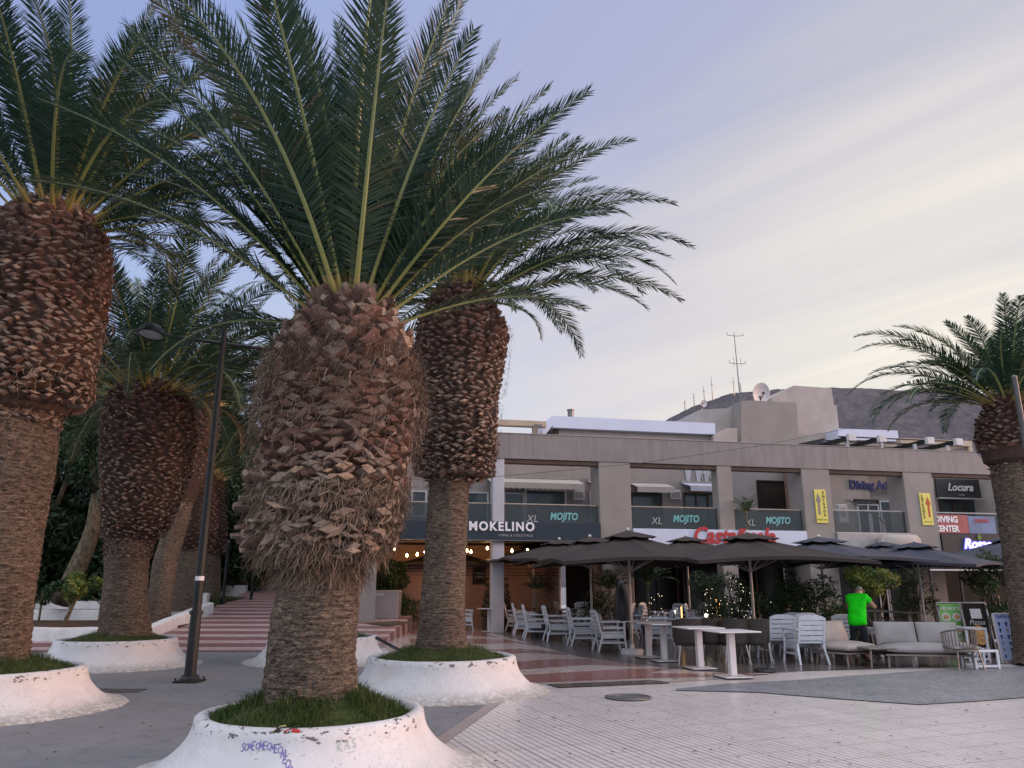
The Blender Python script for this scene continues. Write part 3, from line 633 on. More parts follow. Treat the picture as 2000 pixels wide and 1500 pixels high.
# the big palm in front
PB = G(612, 1385, .5); PBx, PBy = PB.x, PB.y
PL1 = planter((PBx, PBy), .86, 1.42, .50, 'large scribbled white planter in front, holding the biggest palm', 1, 96, grass_n=7500, bl=.055)
palm('biggest palm in the foreground with a shaggy swollen trunk above a scribbled planter', PBy,
     [(1345,516,696),(1280,524,692),(1200,533,698),(1150,545,703),(1125,552,705),(1090,552,705)],
     [(1120,545,715),(1085,512,742),(1000,500,780),(900,502,800),(800,512,822),(715,530,815),(672,568,795),(648,600,768),(628,620,752),(612,638,738)],
     [(176,50,3.5,22,.05,0),(190,38,3.2,36,.3,0),(170,62,3.6,14,.05,0),(182,73,3.7,10,0,0),(158,20,2.5,62,.1,0),(8,62,3.4,14,.05,0),(-4,50,2.9,26,.05,0),(10,72,3.6,10,.1,0),(-12,36,2.6,36,.1,0),(200,56,3.3,22,.2,0),(-25,48,3.0,24,.15,0),(20,28,2.4,40,.1,0)]+tighten(crown(11, 52, (3.0,3.6), 48, 87, 8, 40, .12)),
     101, 1500, 1.02, 9000, 2, 9000, smallfib=1.0, redtop=.42, wild=True)
# palm at the left edge
P2 = G(-22, 1352); P2y = 10.55
PL2 = planter((atY(-15,1320,P2y).x, P2y), .98, 1.50, .50, 'white planter cut off by the left edge, chipped at its rim', 2, 84, grass_n=3600, bl=.05)
palm('tall palm at the left edge with a swollen red-brown trunk top', P2y,
     [(1310,-105,45),(1200,-95,53),(1000,-78,80),(900,-62,98),(815,-50,106),(790,-48,106)],
     [(832,-50,112),(805,-62,142),(770,-75,165),(700,-70,185),(600,-50,205),(520,-25,212),(478,-12,205),(450,15,192),(428,50,170)],
     [(-10,0,2.0,80,.6,0),(20,6,2.2,84,.4,0),(0,22,3.6,52,.1,0),(10,34,3.8,50,.05,0),(-14,8,2.8,60,.1,0),(30,48,3.8,44,.05,0),(5,56,3.8,40,.05,0)]+crown(12, 54, (3.5,4.2), 26, 86, 22, 66, .10), 102, 1600, .88, 3200, 2, 1200, redtop=.5)
# palm behind the lamp post
P3y = 16.1
PL3 = planter((atY(232,1243,P3y).x, P3y), 1.02, 1.52, .50, 'white planter behind the street lamp, beside the garden wall', 3, 72, grass_n=3000, bl=.032)
palm('palm behind the double street lamp with a long boot-covered trunk', P3y,
     [(1240,196,292),(1150,206,285),(1080,210,290),(1050,212,298)],
     [(1088,208,300),(1050,205,312),(1000,200,345),(930,196,372),(860,197,386),(800,208,380),(775,220,365),(758,245,345)],
     [(-5,-5,2.2,84,.75,0),(190,-5,2.0,80,.4,0),(-30,0,2.0,80,.7,0)]+crown(13, 60, (3.7,4.5), 12, 86, 24, 80, .10), 103, 1400, .76, 1500, 1.5, 500, redtop=.55)
# palm in the middle, right of the big one
P4y = 12.35
PL4 = planter((atY(862,1290,P4y).x, P4y), 1.02, 1.50, .50, 'white planter at the edge of the ribbed tiles, chipped all round its rim', 4, 80, grass_n=3600, bl=.04)
palm('palm right of the biggest one with arching leaves and neat diamond scales', P4y,
     [(1285,806,916),(1240,815,908),(1150,824,908),(1050,832,912),(960,838,916),(930,840,918)],
     [(942,815,958),(920,808,966),(850,806,975),(780,806,978),(720,806,990),(660,808,997),(635,814,990),(605,832,970),(585,848,952),(570,862,938)],
     [(-25,-8,1.5,70,.6,0),(205,-5,1.5,70,.5,0),(-60,5,1.8,80,.3,0),(0,38,4.1,62,.1,0),(-8,48,4.0,64,.1,0),(8,58,4.0,60,.05,0),(20,64,3.8,42,.05,0),(-20,26,3.4,56,.15,0),(12,24,3.9,50,.1,0),(30,40,3.9,48,.05,0),(-5,18,3.0,60,.15,0),(60,70,3.8,30,0,0),(40,78,3.9,24,0,0)]+crown(14, 52, (3.1,3.8), 28, 84, 30, 84, .12), 104, 1500, .78, 1500, 1.5, 900, redtop=.6)
# palm hidden behind the big one
P5y = 16.9
PL5 = planter((atY(632,1245,P5y).x, P5y), 1.02, 1.50, .50, 'white planter mostly hidden behind the biggest palm', 5, 64, grass_n=1200, bl=.06)
palm('palm standing mostly hidden behind the biggest palm', P5y,
     [(1240,588,680),(1100,592,680),(1050,592,680)], [(1060,585,700),(1000,560,720),(900,560,730),(820,575,720),(780,610,690)],
     crown(15, 44, (2.9,3.6), 15, 85, 26, 80, .10), 105, 500, .82, 0, 1)
# palm at the right edge
P6y = 15.8
palm('palm at the right edge with dark arching leaves before the hill', P6y,
     [(1290,1990,2090),(1190,1978,2075),(1000,1955,2045),(920,1942,2032),(880,1940,2030)],
     [(925,1942,2035),(900,1918,2050),(850,1908,2040),(820,1914,2028),(795,1932,2005),(780,1945,1990)],
     [(180,24,3.0,84,.1,0),(176,34,3.3,74,.1,0),(184,46,3.4,66,.1,0),(172,54,3.4,62,.1,0),(188,24,3.2,74,.1,0)]+crown(16, 46, (2.2,2.9), 20, 82, 36, 84, .12), 106, 500, .8, 300, 1.5, redtop=.3)
# palms beside the ramp further back
palm('slanting brown palm trunk just behind the lamp-side palm', 25.0, [(1212,284,330),(1100,300,345),(1000,330,372),(940,345,385)], [(985,325,385),(940,328,400),(850,350,430),(800,365,430),(780,385,420)], crown(17, 46, (3.3,4.2), 8, 80, 30, 90, .25), 107, 420, .8, 0, 1)
palm('stout palm beside the ramp, behind the street lamp pole', 28.0, [(1185,328,392),(1120,340,398),(1075,348,402)], [(1085,342,410),(1040,338,425),(980,342,428),(940,352,422),(915,368,412)], crown(18, 44, (3.3,4.2), 12, 82, 30, 88, .12), 108, 420, .85, 0, 1)
palm('farther palm beside the ramp, right of the stout one', 32.0, [(1170,398,430),(1080,400,430)], [(1085,394,440),(1020,392,445),(960,400,440),(930,410,432)], crown(19, 30, (3.0,3.6), 15, 84, 30, 86, .12), 109, 260, .85, 0, .5)
# ================= building =================
BLD = thing('shop_building', 'two storey beige shop gallery with square columns, deep parapet and roof penthouses', 'building', BO, BA)
def bb(name, boxes, m, parent=None, b=.012, label=None):
    q = MB()
    for x in boxes: q.box(*x, b=b)
    return q.build(name, M[m] if isinstance(m, str) else m, parent or BLD, label=label)
SL, SR = -4.9, 20.0; ZP0, ZP1 = 5.70, 6.56; ZD0, ZD1 = 2.92, 3.36; ZG = 6.34
# parapet with chamfered right end
q = MB(); q.add([(SL,0,ZP0),(SR,0,ZP0),(SR-.75,0,ZP1),(SL,0,ZP1),(SL,.35,ZP0),(SR,.35,ZP0),(SR-.75,.35,ZP1),(SL,.35,ZP1)], [(0,1,2,3),(7,6,5,4),(0,4,5,1),(1,5,6,2),(2,6,7,3),(3,7,4,0)]); q.build('parapet', M['clad'], BLD)
bb('parapet_cap', [(SL-.02,SR-.8,-.02,.37,ZP1,ZP1+.035)], 'stucco')
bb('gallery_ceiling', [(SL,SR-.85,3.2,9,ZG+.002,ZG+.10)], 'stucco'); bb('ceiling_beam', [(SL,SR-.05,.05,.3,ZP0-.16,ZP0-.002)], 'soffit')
bb('flat_roof', [(SL+.05,SR-1,3.0,16,ZG+.101,ZG+.18)], 'stucco')
bb('gallery_floor', [(SL,SR,.30,9,ZD0+.12,ZD1)], 'concrete')
for (a, c_, w, m) in ((-.15,.25,.45,'column_white'),(3.62,4.78,1.0,'stucco'),(8.10,8.68,.5,'stucco'),(11.5,12.66,1.0,'stucco'),(15.82,17.1,1.0,'stucco'),(-4.9,-3.9,1.0,'stucco')):
    bb('column', [(a,c_,.02,w,0,ZP0-.003)], m, b=.02, label='slim pale column' if m == 'column_white' else None)
bb('wall', [(SL,3.60,3.2,3.4,ZD1,ZG),(3.60,13.4,3.2,3.4,ZD1,ZG)], 'gallery')
bb('wall', [(13.4,17.0,3.6,3.8,ZD1,ZG)], 'cream', label='paler shop wall'); bb('wall', [(17.0,22.6,3.9,4.1,ZD1,ZG),(22.4,22.6,.5,3.88,ZD1,ZG)], 'cream')
bb('wall', [(12.67,13.38,2.2,3.19,ZD1,ZG)], pm('terracotta_wall', (.22,.15,.12), .8, .15, 2), label='brown side wall')
bb('ground_floor_wall', [(SL,3.0,3.2,3.4,0,ZD0+.12),(3.0,4.4,3.22,3.38,2.2,ZD0+.12),(-4.9,-4.7,.9,3.2,0,ZD0+.1)], 'salmon', label='salmon wall with grooved band')
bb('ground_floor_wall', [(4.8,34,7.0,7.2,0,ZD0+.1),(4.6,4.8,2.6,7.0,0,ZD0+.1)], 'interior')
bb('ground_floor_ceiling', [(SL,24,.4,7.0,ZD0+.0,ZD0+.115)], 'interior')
bb('end_wall', [(SL,SL+.2,3.42,14,0,ZP0+.1)], 'stucco')
# windows of the gallery behind the railings
def win(px0, px1, py0, py1, n, m='window', panes=1, fr=.06, name='window', label=None, fm='frame'):
    a, zt = fac(px0, py0, n); c_, _ = fac(px1, py0, n); _, zb = fac(px0, py1, n); zb = max(zb, ZD1+.01) if py1 < 1040 else zb
    q = MB(); 
    for i in range(panes+1):
        x = a+(c_-a)*i/panes; q.box(x-fr/2, x+fr/2, n-.09, n-.004, zb, zt)
    q.box(a+fr/2, c_-fr/2, n-.088, n-.006, zt-fr, zt); q.box(a+fr/2, c_-fr/2, n-.088, n-.006, zb, zb+fr)
    f = q.build(name, M[fm], BLD, label=label)
    g_ = MB(); g_.box(a+fr/2, c_-fr/2, n-.05, n-.02, zb+fr, zt-fr); g_.build('pane', M[m], f); return f
win(805,832,958,1010,3.2); win(895,952,960,1030,3.2)
win(985,1022,962,1030,3.2, label='white framed door with glass'); win(1026,1103,955,1030,3.2, panes=1); win(1152,1178,960,1030,3.2)
win(1232,1290,962,1030,3.2, fm='interior2'); win(1335,1402,962,1030,3.2, panes=3, fm='interior2'); win(1478,1530,938,1000,3.2, 'interior', fm='interior')
win(1668,1712,975,985,3.6, fm='interior2'); win(1672,1712,984,1045,3.6, panes=2, label='white framed glass door'); win(1716,1765,978,1045,3.6)
win(1832,1905,970,1045,3.9, panes=3, fm='interior2')
# ground floor openings
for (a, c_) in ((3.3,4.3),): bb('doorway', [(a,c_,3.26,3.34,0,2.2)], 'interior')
for i, (a, c_) in enumerate([(5.2,7.2),(7.5,9.4),(9.7,11.6),(12.2,14.2),(14.6,16.6),(17.2,19.4),(19.8,22.5)]):
    q = MB()
    for x in (a, (a+c_)/2, c_): q.box(x-.04,x+.04,6.90,6.995,.05,2.5)
    q.box(a+.04,c_-.04,6.91,6.993,2.42,2.5)
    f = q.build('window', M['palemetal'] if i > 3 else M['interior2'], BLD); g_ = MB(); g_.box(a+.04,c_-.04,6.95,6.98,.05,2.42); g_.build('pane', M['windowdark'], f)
# fascias / signs
def sign(label, s0, s1, z0, z1, n0, n1, m, cat='sign', b=.01):
    T = thing('shop_sign', label, cat, BO, BA); q = MB(); q.box(s0, s1, n0, n1, z0, z1, b=b); q.build('board', M[m] if isinstance(m, str) else m, T); return T
def lt(T, s, size, m, x, z, n, **kw): return text(s, size, M[m], T, (x, n, z), (R(90), 0, kw.pop('ry', 0)), **kw)
S1 = sign('dark navy fascia sign with white capital letters above the string lights', SL-.02, 3.60, 2.93, 3.56, -.10, .0, 'navy')
x0, z0 = fac(980, 1029, -.1); lt(S1, 'MOKELINO', .40, 'letter_white', x0, z0, -.125, ext=.02, off=.014, space=1.22, sx=.95)
x1, z1 = fac(1007, 1046, -.1); lt(S1, 'TAPAS & COCKTAILS', .11, 'letter_grey', x1, z1, -.112, ext=.006, space=1.15)
b = MB(); b.box(SL, 3.6, -.13, -.102, 2.92, 2.95); b.build('edge_strip', M['metal'], S1)
S2 = sign('blue-white fascia sign with red brush lettering half hidden by brown parasols', 4.80, 11.48, 2.80, 3.40, -.02, .06, 'bluewhite')
x0, z0 = fac(1420, 1048, -.02); x0 = (fac(1322, 1048)[0]+fac(1505, 1048)[0])/2+.35
lt(S2, 'Castañuela', .78, 'red', x0, 3.17, -.045, ext=.02, shear=.25, off=.022, sx=.93)
S3 = sign('dark shop sign with blue neon script at the right end under the diving banner', 17.12, SR+.3, 2.62, 3.38, -.02, .10, 'black')
x0, z0 = fac(1908, 1063, -.05); lt(S3, 'Rosas', .50, 'neonblue', x0, z0, -.05, ext=.01, shear=.3, off=.035, name='neon_outline'); lt(S3, 'Rosas', .50, 'neonwhite', x0, z0, -.065, ext=.012, shear=.3, off=.004)
b = MB(); x1, z1 = fac(1913, 1050, -.05); b.add([(x1-.1,-.05,z1),(x1,-.05,z1+.17),(x1+.1,-.05,z1),(x1,-.05,z1-.1),(x1,-.03,z1)], [(0,3,2,1)]); b.build('leaf_emblem', M['green_ink'], S3)
def wallsign(label, box, m): return sign(label, *box, m)
a, zt = fac(1826, 934, 3.2); c_, _ = fac(1912, 938, 3.2); zb = fac(1830, 971, 3.2)[1]
S4 = sign('black upstairs shop sign with grey script lettering', a, c_, zb, min(zt, ZG-.02), 3.2, 3.3, 'black'); b = MB(); b.box(a, c_, 3.1, 3.3, zb-.07, zb-.01); b.build('edge_strip', M['palemetal'], S4)
lt(S4, 'Locura', .46, 'letter_grey', (a+c_)/2+.05, (zb+zt)/2+.03, 3.17, ext=.012, shear=.35, off=.012); lt(S4, 'CLOTHES', .07, 'letter_grey', (a+c_)/2+.1, zb+.12, 3.18, ext=.004)
S5 = thing('shop_sign', 'dark blue block letters fixed to the pale upstairs wall of the diving shop', 'sign', BO, BA)
x0, z0 = fac(1658, 947, 3.6); lt(S5, 'Diving Atlantis', .50, 'letter_blue', x0, z0, 3.56, ext=.03, off=.018, align='LEFT', sx=.93)
# a pale illustrated panel (lettering only)
S6 = thing('shop_sign', 'white cut-out cocktail glasses and grey outline letters above the blue awning', 'sign', BO, BA)
x0, z0 = fac(1348, 930, 3.2); b = MB()
for dx in (0, .45, .8):
    b = MB(); gp = [(-.25,.3),(.05,.3),(-.02,-.05),(-.08,-.3),(-.18,-.3),(-.2,-.05)]
    b.add([(x0+dx+p_[0], y_, z0+p_[1]) for y_ in (3.15, 3.17) for p_ in gp], [(0,5,4,3,2,1),(6,7,8,9,10,11)]+[(q_, (q_+1) % 6, 6+(q_+1) % 6, 6+q_) for q_ in range(6)]); b.build('glass_cut_out', M['column_white'], S6, fix=True)
x1, z1 = fac(1384, 929, 3.2); lt(S6, 'MOJI', .5, 'letter_grey', x1+.1, z1, 3.16, ext=.02, off=-.004, sx=.9)
# entrance signs on the two columns
def esign(px, label, word, am, flip):
    a, zt = fac(px[0], px[1], 0); c_, zb = fac(px[2], px[3], 0)
    T = sign(label, a, c_, zb, zt, -.02, .01, 'yellow', b=.004); w = c_-a; h = zt-zb
    xa = a+w*(.68 if flip else .32); xt = a+w*(.24 if flip else .78)
    xa, xt = (a+w*.30, a+w*.76) if not flip else (a+w*.70, a+w*.22)
    b = MB(); y = -.026
    b.add([(xa-.045,y,zb+h*.25),(xa+.045,y,zb+h*.25),(xa+.045,y,zt-h*.33),(xa-.045,y,zt-h*.33)], [(0,1,2,3)]); b.add([(xa-.12,y,zt-h*.36),(xa+.12,y,zt-h*.36),(xa,y,zt-h*.10)], [(0,1,2)]); b.build('arrow', M[am], T)
    for i, ch in enumerate(word): lt(T, ch, .135, 'ink', xt, zt-h*(.10+.66*i/(len(word)-1)), -.024, ext=.002, off=.004, name='letter')
    lt(T, 'DIVING ATLANTIS' if 0 else 'PRIMERA PLANTA' if not flip else 'FIRST FLOOR', .055, 'green_ink', (a+c_)/2, zb+h*.10, -.024, ext=.002)
esign((1589,956,1618,1022), 'yellow vertical sign with grey arrow reading ENTRADA on the left column of the pair', 'ENTRADA', 'greyink', False)
esign((1794,963,1824,1026), 'yellow vertical sign with red arrow reading ENTRANCE on the right column of the pair', 'ENTRANCE', 'orange', True)
# white-edged canopy of the end restaurant
T = thing('restaurant_canopy', 'white-edged flat canopy on thin dark posts at the right end of the ground floor', 'canopy', BO, BA)
b = MB(); b.box(14.6, 20.6, -2.2, .0, 2.30, 2.36); b.build('roof_sheet', M['interior'], T); b = MB(); b.box(14.58, 20.62, -2.26, -2.202, 2.16, 2.38, b=.008); b.build('front_edge', M['bluewhite'], T); b = MB(); b.box(14.6, 20.6, -2.22, -2.17, 1.98, 2.03); b.build('front_bar', M['frame'], T)
for k in range(6): b = MB(); x = 14.65+k*1.17; b.box(x-.03, x+.03, -2.16, -2.10, .012, 2.30); b.build('post', M['black'], T)
# glass railings of the gallery
def railing(label, s0, s1, n, texts=(), gm='glass', rm='brass', z1=4.17):
    T = thing('balcony_railing', label, 'railing', BO, BA, 'glass railings of the upstairs gallery')
    b = MB(); b.box(s0, s1, n-.01, n+.01, ZD1+.02, z1-.04); b.build('glass_panel', M[gm], T)
    b = MB(); b.tube([(s0-.02,n,z1),(s1+.02,n,z1)], .03, 8); b.build('handrail', M[rm], T)
    nn = max(1, round((s1-s0)/1.3))
    for i in range(nn+1):
        x = s0+(s1-s0)*i/nn; b = MB(); b.box(x-.02, x+.02, n+.012, n+.05, ZD1, z1-.02); b.build('post', M['metal'], T)
    for (s_, x, z, size, m, kw) in texts: lt(T, s_, size, m, x, z, n-.02, **kw)
    return T
def mojU(cx): return [('XL', cx-.80, 3.68, .34, 'letter_grey', dict(ext=.003, shear=.2, off=-.002)), ('MOJITO', cx+.32, 3.77, .34, 'turquoise', dict(ext=.003, shear=.18, off=.010, sx=.82))]
railing('smoked glass railing behind the biggest palms, left of the slim pale column', -3.85, -.2, .2)
railing('glass railing with turquoise writing between slim pale column and first wide column', .30, 3.58, .2, mojU(2.05))
railing('glass railing with turquoise writing above the left half of the blue-white fascia', 4.82, 8.06, .2, mojU(6.55))
railing('glass railing with turquoise writing just left of the grey-arrow sign column', 8.72, 11.45, .2, mojU(10.15))
railing('clear glass railing with grey rail below the diving shop letters', 12.7, 15.8, .2, (), 'glass2', 'palemetal', 4.20)
railing('clear glass railing with grey rail at the right end behind the red banner', 17.15, 20.3, .3, (), 'glass2', 'palemetal', 4.20)
T = thing('banner', 'red banner with white letters beside a blue one on the right end railing', 'banner', BO, BA)
a, zt = fac(1836, 1006, .2); m_ = fac(1889, 1010, .2)[0]; e_ = fac(1942, 1010, .2)[0]
b = MB(); b.box(17.16, m_, .20, .22, 3.42, 4.12); b.build('red_cloth', pm('red_banner', (.33,.10,.10), .7, .15, 2), T)
b = MB(); b.box(m_+.02, e_, .20, .22, 3.42, 4.08); b.build('blue_cloth', pm('blue_banner', (.15,.20,.32), .7, .25, 2), T)
lt(T, 'DIVING', .32, 'letter_white', 17.62, 3.93, .185, ext=.003, off=.012, sx=.95); lt(T, 'CENTER', .32, 'letter_white', 17.60, 3.58, .185, ext=.003, off=.012, sx=.9)
lt(T, 'DIVING', .2, 'red', (m_+e_)/2, 3.9, .185, ext=.003, off=.004)
# rounded concrete balcony front in front of the diving shop stairs
b = MB(); b.box(12.7, 15.80, -.05, .26, 2.75, ZD1+.02, b=.03); b.build('balcony_front', M['concrete'], BLD)
b = MB(); b.box(14.2, 15.9, -.55, -.052, 2.62, 3.30, b=.16); smooth_angle(b.build('rounded_bay', M['cream'], BLD), 50)
# stair rail seen through the railing
T = thing('stair_rail', 'slanting stair handrail behind the clear glass railing of the diving shop', 'handrail', BO, BA)
p0, p1 = fac(1652, 978, 1.5), fac(1718, 1012, 1.5); b = MB(); b.tube([(p0[0],1.5,p0[1]),(p0[0]+.15,1.5,p0[1]+.02),(p1[0],1.5,p1[1]),(p1[0]+.35,1.5,p1[1]-.42)], .035, 6); b.build('rail', M['metal'], T)
for i in range(3): b = MB(); x = p0[0]+.5+i*.55; b.box(x-.03, x+.03, 1.48, 1.54, ZD1, p0[1]-.22-i*.25); b.build('post', M['frame'], T)
# wall box and light fitting
T = thing('meter_box', 'small pale wall box beside the yellow grey-arrow sign column', 'wall box', BO, BA); a, zt = fac(1634, 985, 2.1); b = MB(); b.box(a, a+.42, 2.0, 2.19, zt-.75, zt, b=.03); b.build('case', M['frame'], T); b = MB(); b.box(a+.08, a+.3, 1.985, 1.999, zt-.5, zt-.15); b.build('door', M['palemetal'], T)
# awnings
def awning(label, px0, px1, pyt, pyb, n, m, scal=True):
    T = thing('awning', label, 'awning', BO, BA, 'awnings over the gallery shopfronts')
    a, zt = fac(px0, pyt, n); c_, _ = fac(px1, pyt, n); a2, zb = fac(px0, pyb, n-.9)
    b = MB(); b.add([(a,n,zt),(c_,n,zt),(c_,n-.85,zb+.12),(a,n-.85,zb+.12),(a,n,zt+.03),(c_,n,zt+.03),(c_,n-.87,zb+.15),(a,n-.87,zb+.15)], [(0,3,2,1),(4,5,6,7),(0,4,7,3),(1,2,6,5),(2,3,7,6),(0,1,5,4)]); b.build('canopy', M[m], T)
    b = MB(); k = int((c_-a)/.05)
    for i in range(k):
        x0_, x1_ = a+(c_-a)*i/k, a+(c_-a)*(i+1)/k; f = lambda x: zb-.10+.05*abs(math.sin((x-a)*PI/.22)) if scal else zb-.06
        b.add([(x0_,n-.872,zb+.14),(x1_,n-.872,zb+.14),(x1_,n-.872,f(x1_)),(x0_,n-.872,f(x0_)),(x0_,n-.864,zb+.14),(x1_,n-.864,zb+.14),(x1_,n-.864,f(x1_)),(x0_,n-.864,f(x0_))], [(0,3,2,1),(4,5,6,7),(3,7,6,2)])
    b.build('valance', M[m], T); b = MB(); b.tube([(a,n-.02,zt+.06),(c_,n-.02,zt+.06)], .05, 8); b.build('roller', M['palemetal'], T)
    return T
M['awn1'] = pm('beige_awning', (.42,.38,.35), .8, .1, 3, .1, 90, .2); M['awn2'] = pm('blue_white_awning', (.46,.48,.56), .8, .1, 3, .1, 90, .2)
awning('beige scalloped awning right of the slim pale column', 950, 1128, 934, 948, 3.18, 'awn1')
awning('short beige awning partly behind the first wide column', 1146, 1176, 940, 952, 3.18, 'awn1', False)
awning('plain beige awning right of the first wide column', 1229, 1300, 944, 957, 3.18, 'awn1', False)
awning('blue-white awning under the cut-out cocktail glasses', 1330, 1402, 944, 955, 3.18, 'awn2', False)
# air conditioning units
for (px, py, lab) in ((1128, 968, 'small wall unit at the end of the scalloped awning'), (1316, 967, 'small wall unit between the plain beige and blue-white awnings')):
    T = thing('wall_unit', lab, 'air conditioner', BO, BA); a, zt = fac(px, py, 3.2); b = MB(); b.box(a-.22, a+.22, 2.98, 3.19, zt-.18, zt+.18, b=.02); b.build('case', M['frame'], T)
    b = MB()
    for i in range(5): b.box(a-.17, a+.17, 2.965, 2.979, zt-.12+i*.05, zt-.10+i*.05)
    b.build('grille', M['metal'], T)
# ---- roof structures
RB = ZG+.18
def fx(px, py, n): return fac(px, py, n)
b = MB(); n_ = 5.0
a, zt = fx(1079,812,n_); c_, zt2 = fx(1396,823,n_); l0, _ = fx(1053,848,n_); _, zb = fx(1087,830,n_); 
b.add([(a,n_,zt),(c_,n_,zt),(c_,n_,zt-.5),(a,n_,zt-.5),(a,n_+6,zt),(c_,n_+6,zt),(c_,n_+6,zt-.5),(a,n_+6,zt-.5)], [(0,3,2,1),(4,5,6,7),(0,1,5,4),(3,7,6,2),(1,2,6,5),(0,4,7,3)])
b.add([(a,n_,zt),(a,n_,zt-.42),(l0+.12,n_,zt-1.0),(l0-.1,n_,zt-.95),(a,n_+6,zt),(a,n_+6,zt-.42),(l0+.12,n_+6,zt-1.0),(l0-.1,n_+6,zt-.95)], [(0,3,2,1),(4,5,6,7),(0,4,7,3),(1,2,6,5),(2,3,7,6)])
b.build('penthouse_fascia', M['bluewhite'], BLD); bb('penthouse_wall', [(a+.15,c_-.1,n_+.3,n_+5.5,RB,zt-.502)], 'cream')
s_, z_ = fx(1089, 838, n_); bb('wall_panel', [(s_-.12,s_+.12,n_+.24,n_+.298,RB,zt-.52)], 'interior2')
# left rooftop frame
a, zt = fx(940,818,4.5); c_, _ = fx(1066,822,4.5); [bb('roof_frame_beam', [x_], 'ochre') for x_ in [(a,c_,4.4,4.7,zt-.25,zt),(a,a+.2,4.41,4.69,RB,zt-.25),(c_-.55,c_-.35,4.41,4.69,RB,zt-.25),(a,c_,7.4,7.7,zt-.2,zt-.002)]]
T = thing('rooftop_grille', 'small dark barred panel standing left of the blue-white penthouse', 'grille', BO, BA); a, zt = fx(1041,833,4.6); b = MB()
for i in range(6): b.box(a+i*.055, a+.02+i*.055, 4.3, 4.33, RB, zt)
b.box(a-.02, a+.32, 4.29, 4.34, zt, zt+.04); b.build('bars', M['metal'], T)
T = thing('chimney', 'short dark flue pipe on the blue-white penthouse roof', 'chimney', BO, BA); a, zt = fx(1114.5,800,6.5); b = MB(); b.lathe([(.14,zt-.9),(.14,zt-.05),(.17,zt-.05),(.17,zt),(.0,zt)], 14, (a, 6.5)); b.build('pipe', M['metal'], T)
# stair towers
def block(name, pts, n0, n1, m, label=None):
    q = MB(); k = len(pts); P = [fx(p[0], p[1], n0) for p in pts]
    vs = [(p[0], n0, p[1]) for p in P]+[(p[0], n1, p[1]) for p in P]
    q.add(vs, [tuple(range(k-1, -1, -1)), tuple(range(k, 2*k))]+[(i, (i+1) % k, k+(i+1) % k, k+i) for i in range(k)])
    return q.build(name, M[m], BLD, label=label, fix=True)
block('stair_tower', [(1351,808),(1368,800),(1425,797),(1450,783),(1450,870),(1351,862)], 6.3, 8.6, 'cream', 'low pale stepped block')
block('stair_tower', [(1448,783),(1470,782),(1556,787),(1560,880),(1448,880)], 5.4, 8.3, 'stucco', 'lower square tower')
block('stair_tower', [(1508,777),(1550,753),(1624,758),(1629,791),(1634,792),(1640,850),(1560,866),(1508,850)], 7.0, 10.0, 'cream', 'taller tower with sloping left top')
block('parapet_step', [(1394,850),(1420,836),(1440,836),(1440,880),(1394,880)], 4.9, 5.35, 'cream')
block('penthouse_fascia', [(1637,837),(1753,841),(1755,856),(1755,862),(1637,858)], 6.0, 9.0, 'bluewhite'); 
block('penthouse_wall', [(1640,859),(1752,862),(1752,905),(1640,905)], 6.2, 8.8, 'cream')
# ochre frame at the right
a, zt = fx(1755,856,4.5); c_, _ = fx(1895,860,4.5); [bb('roof_frame_beam', [x_], 'ochre') for x_ in [(a,c_,4.4,4.7,zt-.26,zt),(c_-.22,c_,4.41,4.69,RB,zt-.262),(a,c_,8.4,8.7,zt-.26,zt-.002),(c_-.22,c_-.002,4.72,8.38,zt-.26,zt-.004)]]
# pergola of dark beams
T = thing('pergola', 'rooftop pergola of dark slanting beams with white end blocks', 'pergola', BO, BA)
for i, (px) in enumerate((1608, 1664, 1753, 1806)):
    a, zt = fx(px, 852, 2.6); b = MB(); b.box(a-.06, a+.06, .9, 5.4, 7.05, 7.22); b.build('beam', M['darkpost'], T)
    b = MB(); b.box(a-.16, a+.16, .72, .898, 6.98, 7.26, b=.01); b.build('end_block', M['frame'], T)
a, _ = fx(1600,852,2.6); c_, _ = fx(1812,852,2.6)
for k in range(5): b = MB(); b.box(a, c_, 1.3+k*.9, 1.36+k*.9, 7.225, 7.27); b.build('cross_bar', M['darkpost'], T)
for k in range(4): x = a+.3+(c_-a-.6)*k/3; b = MB(); b.box(x-.05, x+.05, 1.2, 1.3, RB, 7.05); b.build('post', M['frame'], T)
# satellite dishes
def dish(label, px, py, n, r, base):
    T = thing('satellite_dish', label, 'satellite dish', BO, BA); s_, z_ = fx(px, py, n)
    b = MB(); pr = [(r*i/8, -.22*r*(1-(i/8)**2)) for i in range(9)]+[(r*1.03, .0), (r*.98, -.03)]
    b.M = Matrix.Translation((s_, n, z_)) @ Euler((R(105), 0, R(12))).to_matrix().to_4x4(); b.lathe(pr[::-1], 28); o = b.build('reflector', M['frame'], T, smooth=True)
    b = MB(); b.tube([(s_, n+.1, z_-r*.2), (s_, n+.25, z_-r*.9), (s_, n+.25, base)], .04, 6); b.build('mount', M['metal'], T)
    b = MB(); b.tube([(s_-.1, n, z_-r*.8), (s_-.15, n-r*.9, z_-r*.25)], .02, 6); b.box(s_-.2, s_-.1, n-r*.95, n-r*.8, z_-r*.3, z_-r*.12); b.build('feed_arm', M['black'], T)
dish('large satellite dish on top of the lower stepped tower', 1487, 768, 6.6, .40*1.25, fx(1487,785,6.6)[1])
dish('small satellite dish on the left shoulder of the stepped tower', 1375, 788, 6.2, .17, fx(1375,800,6.2)[1])
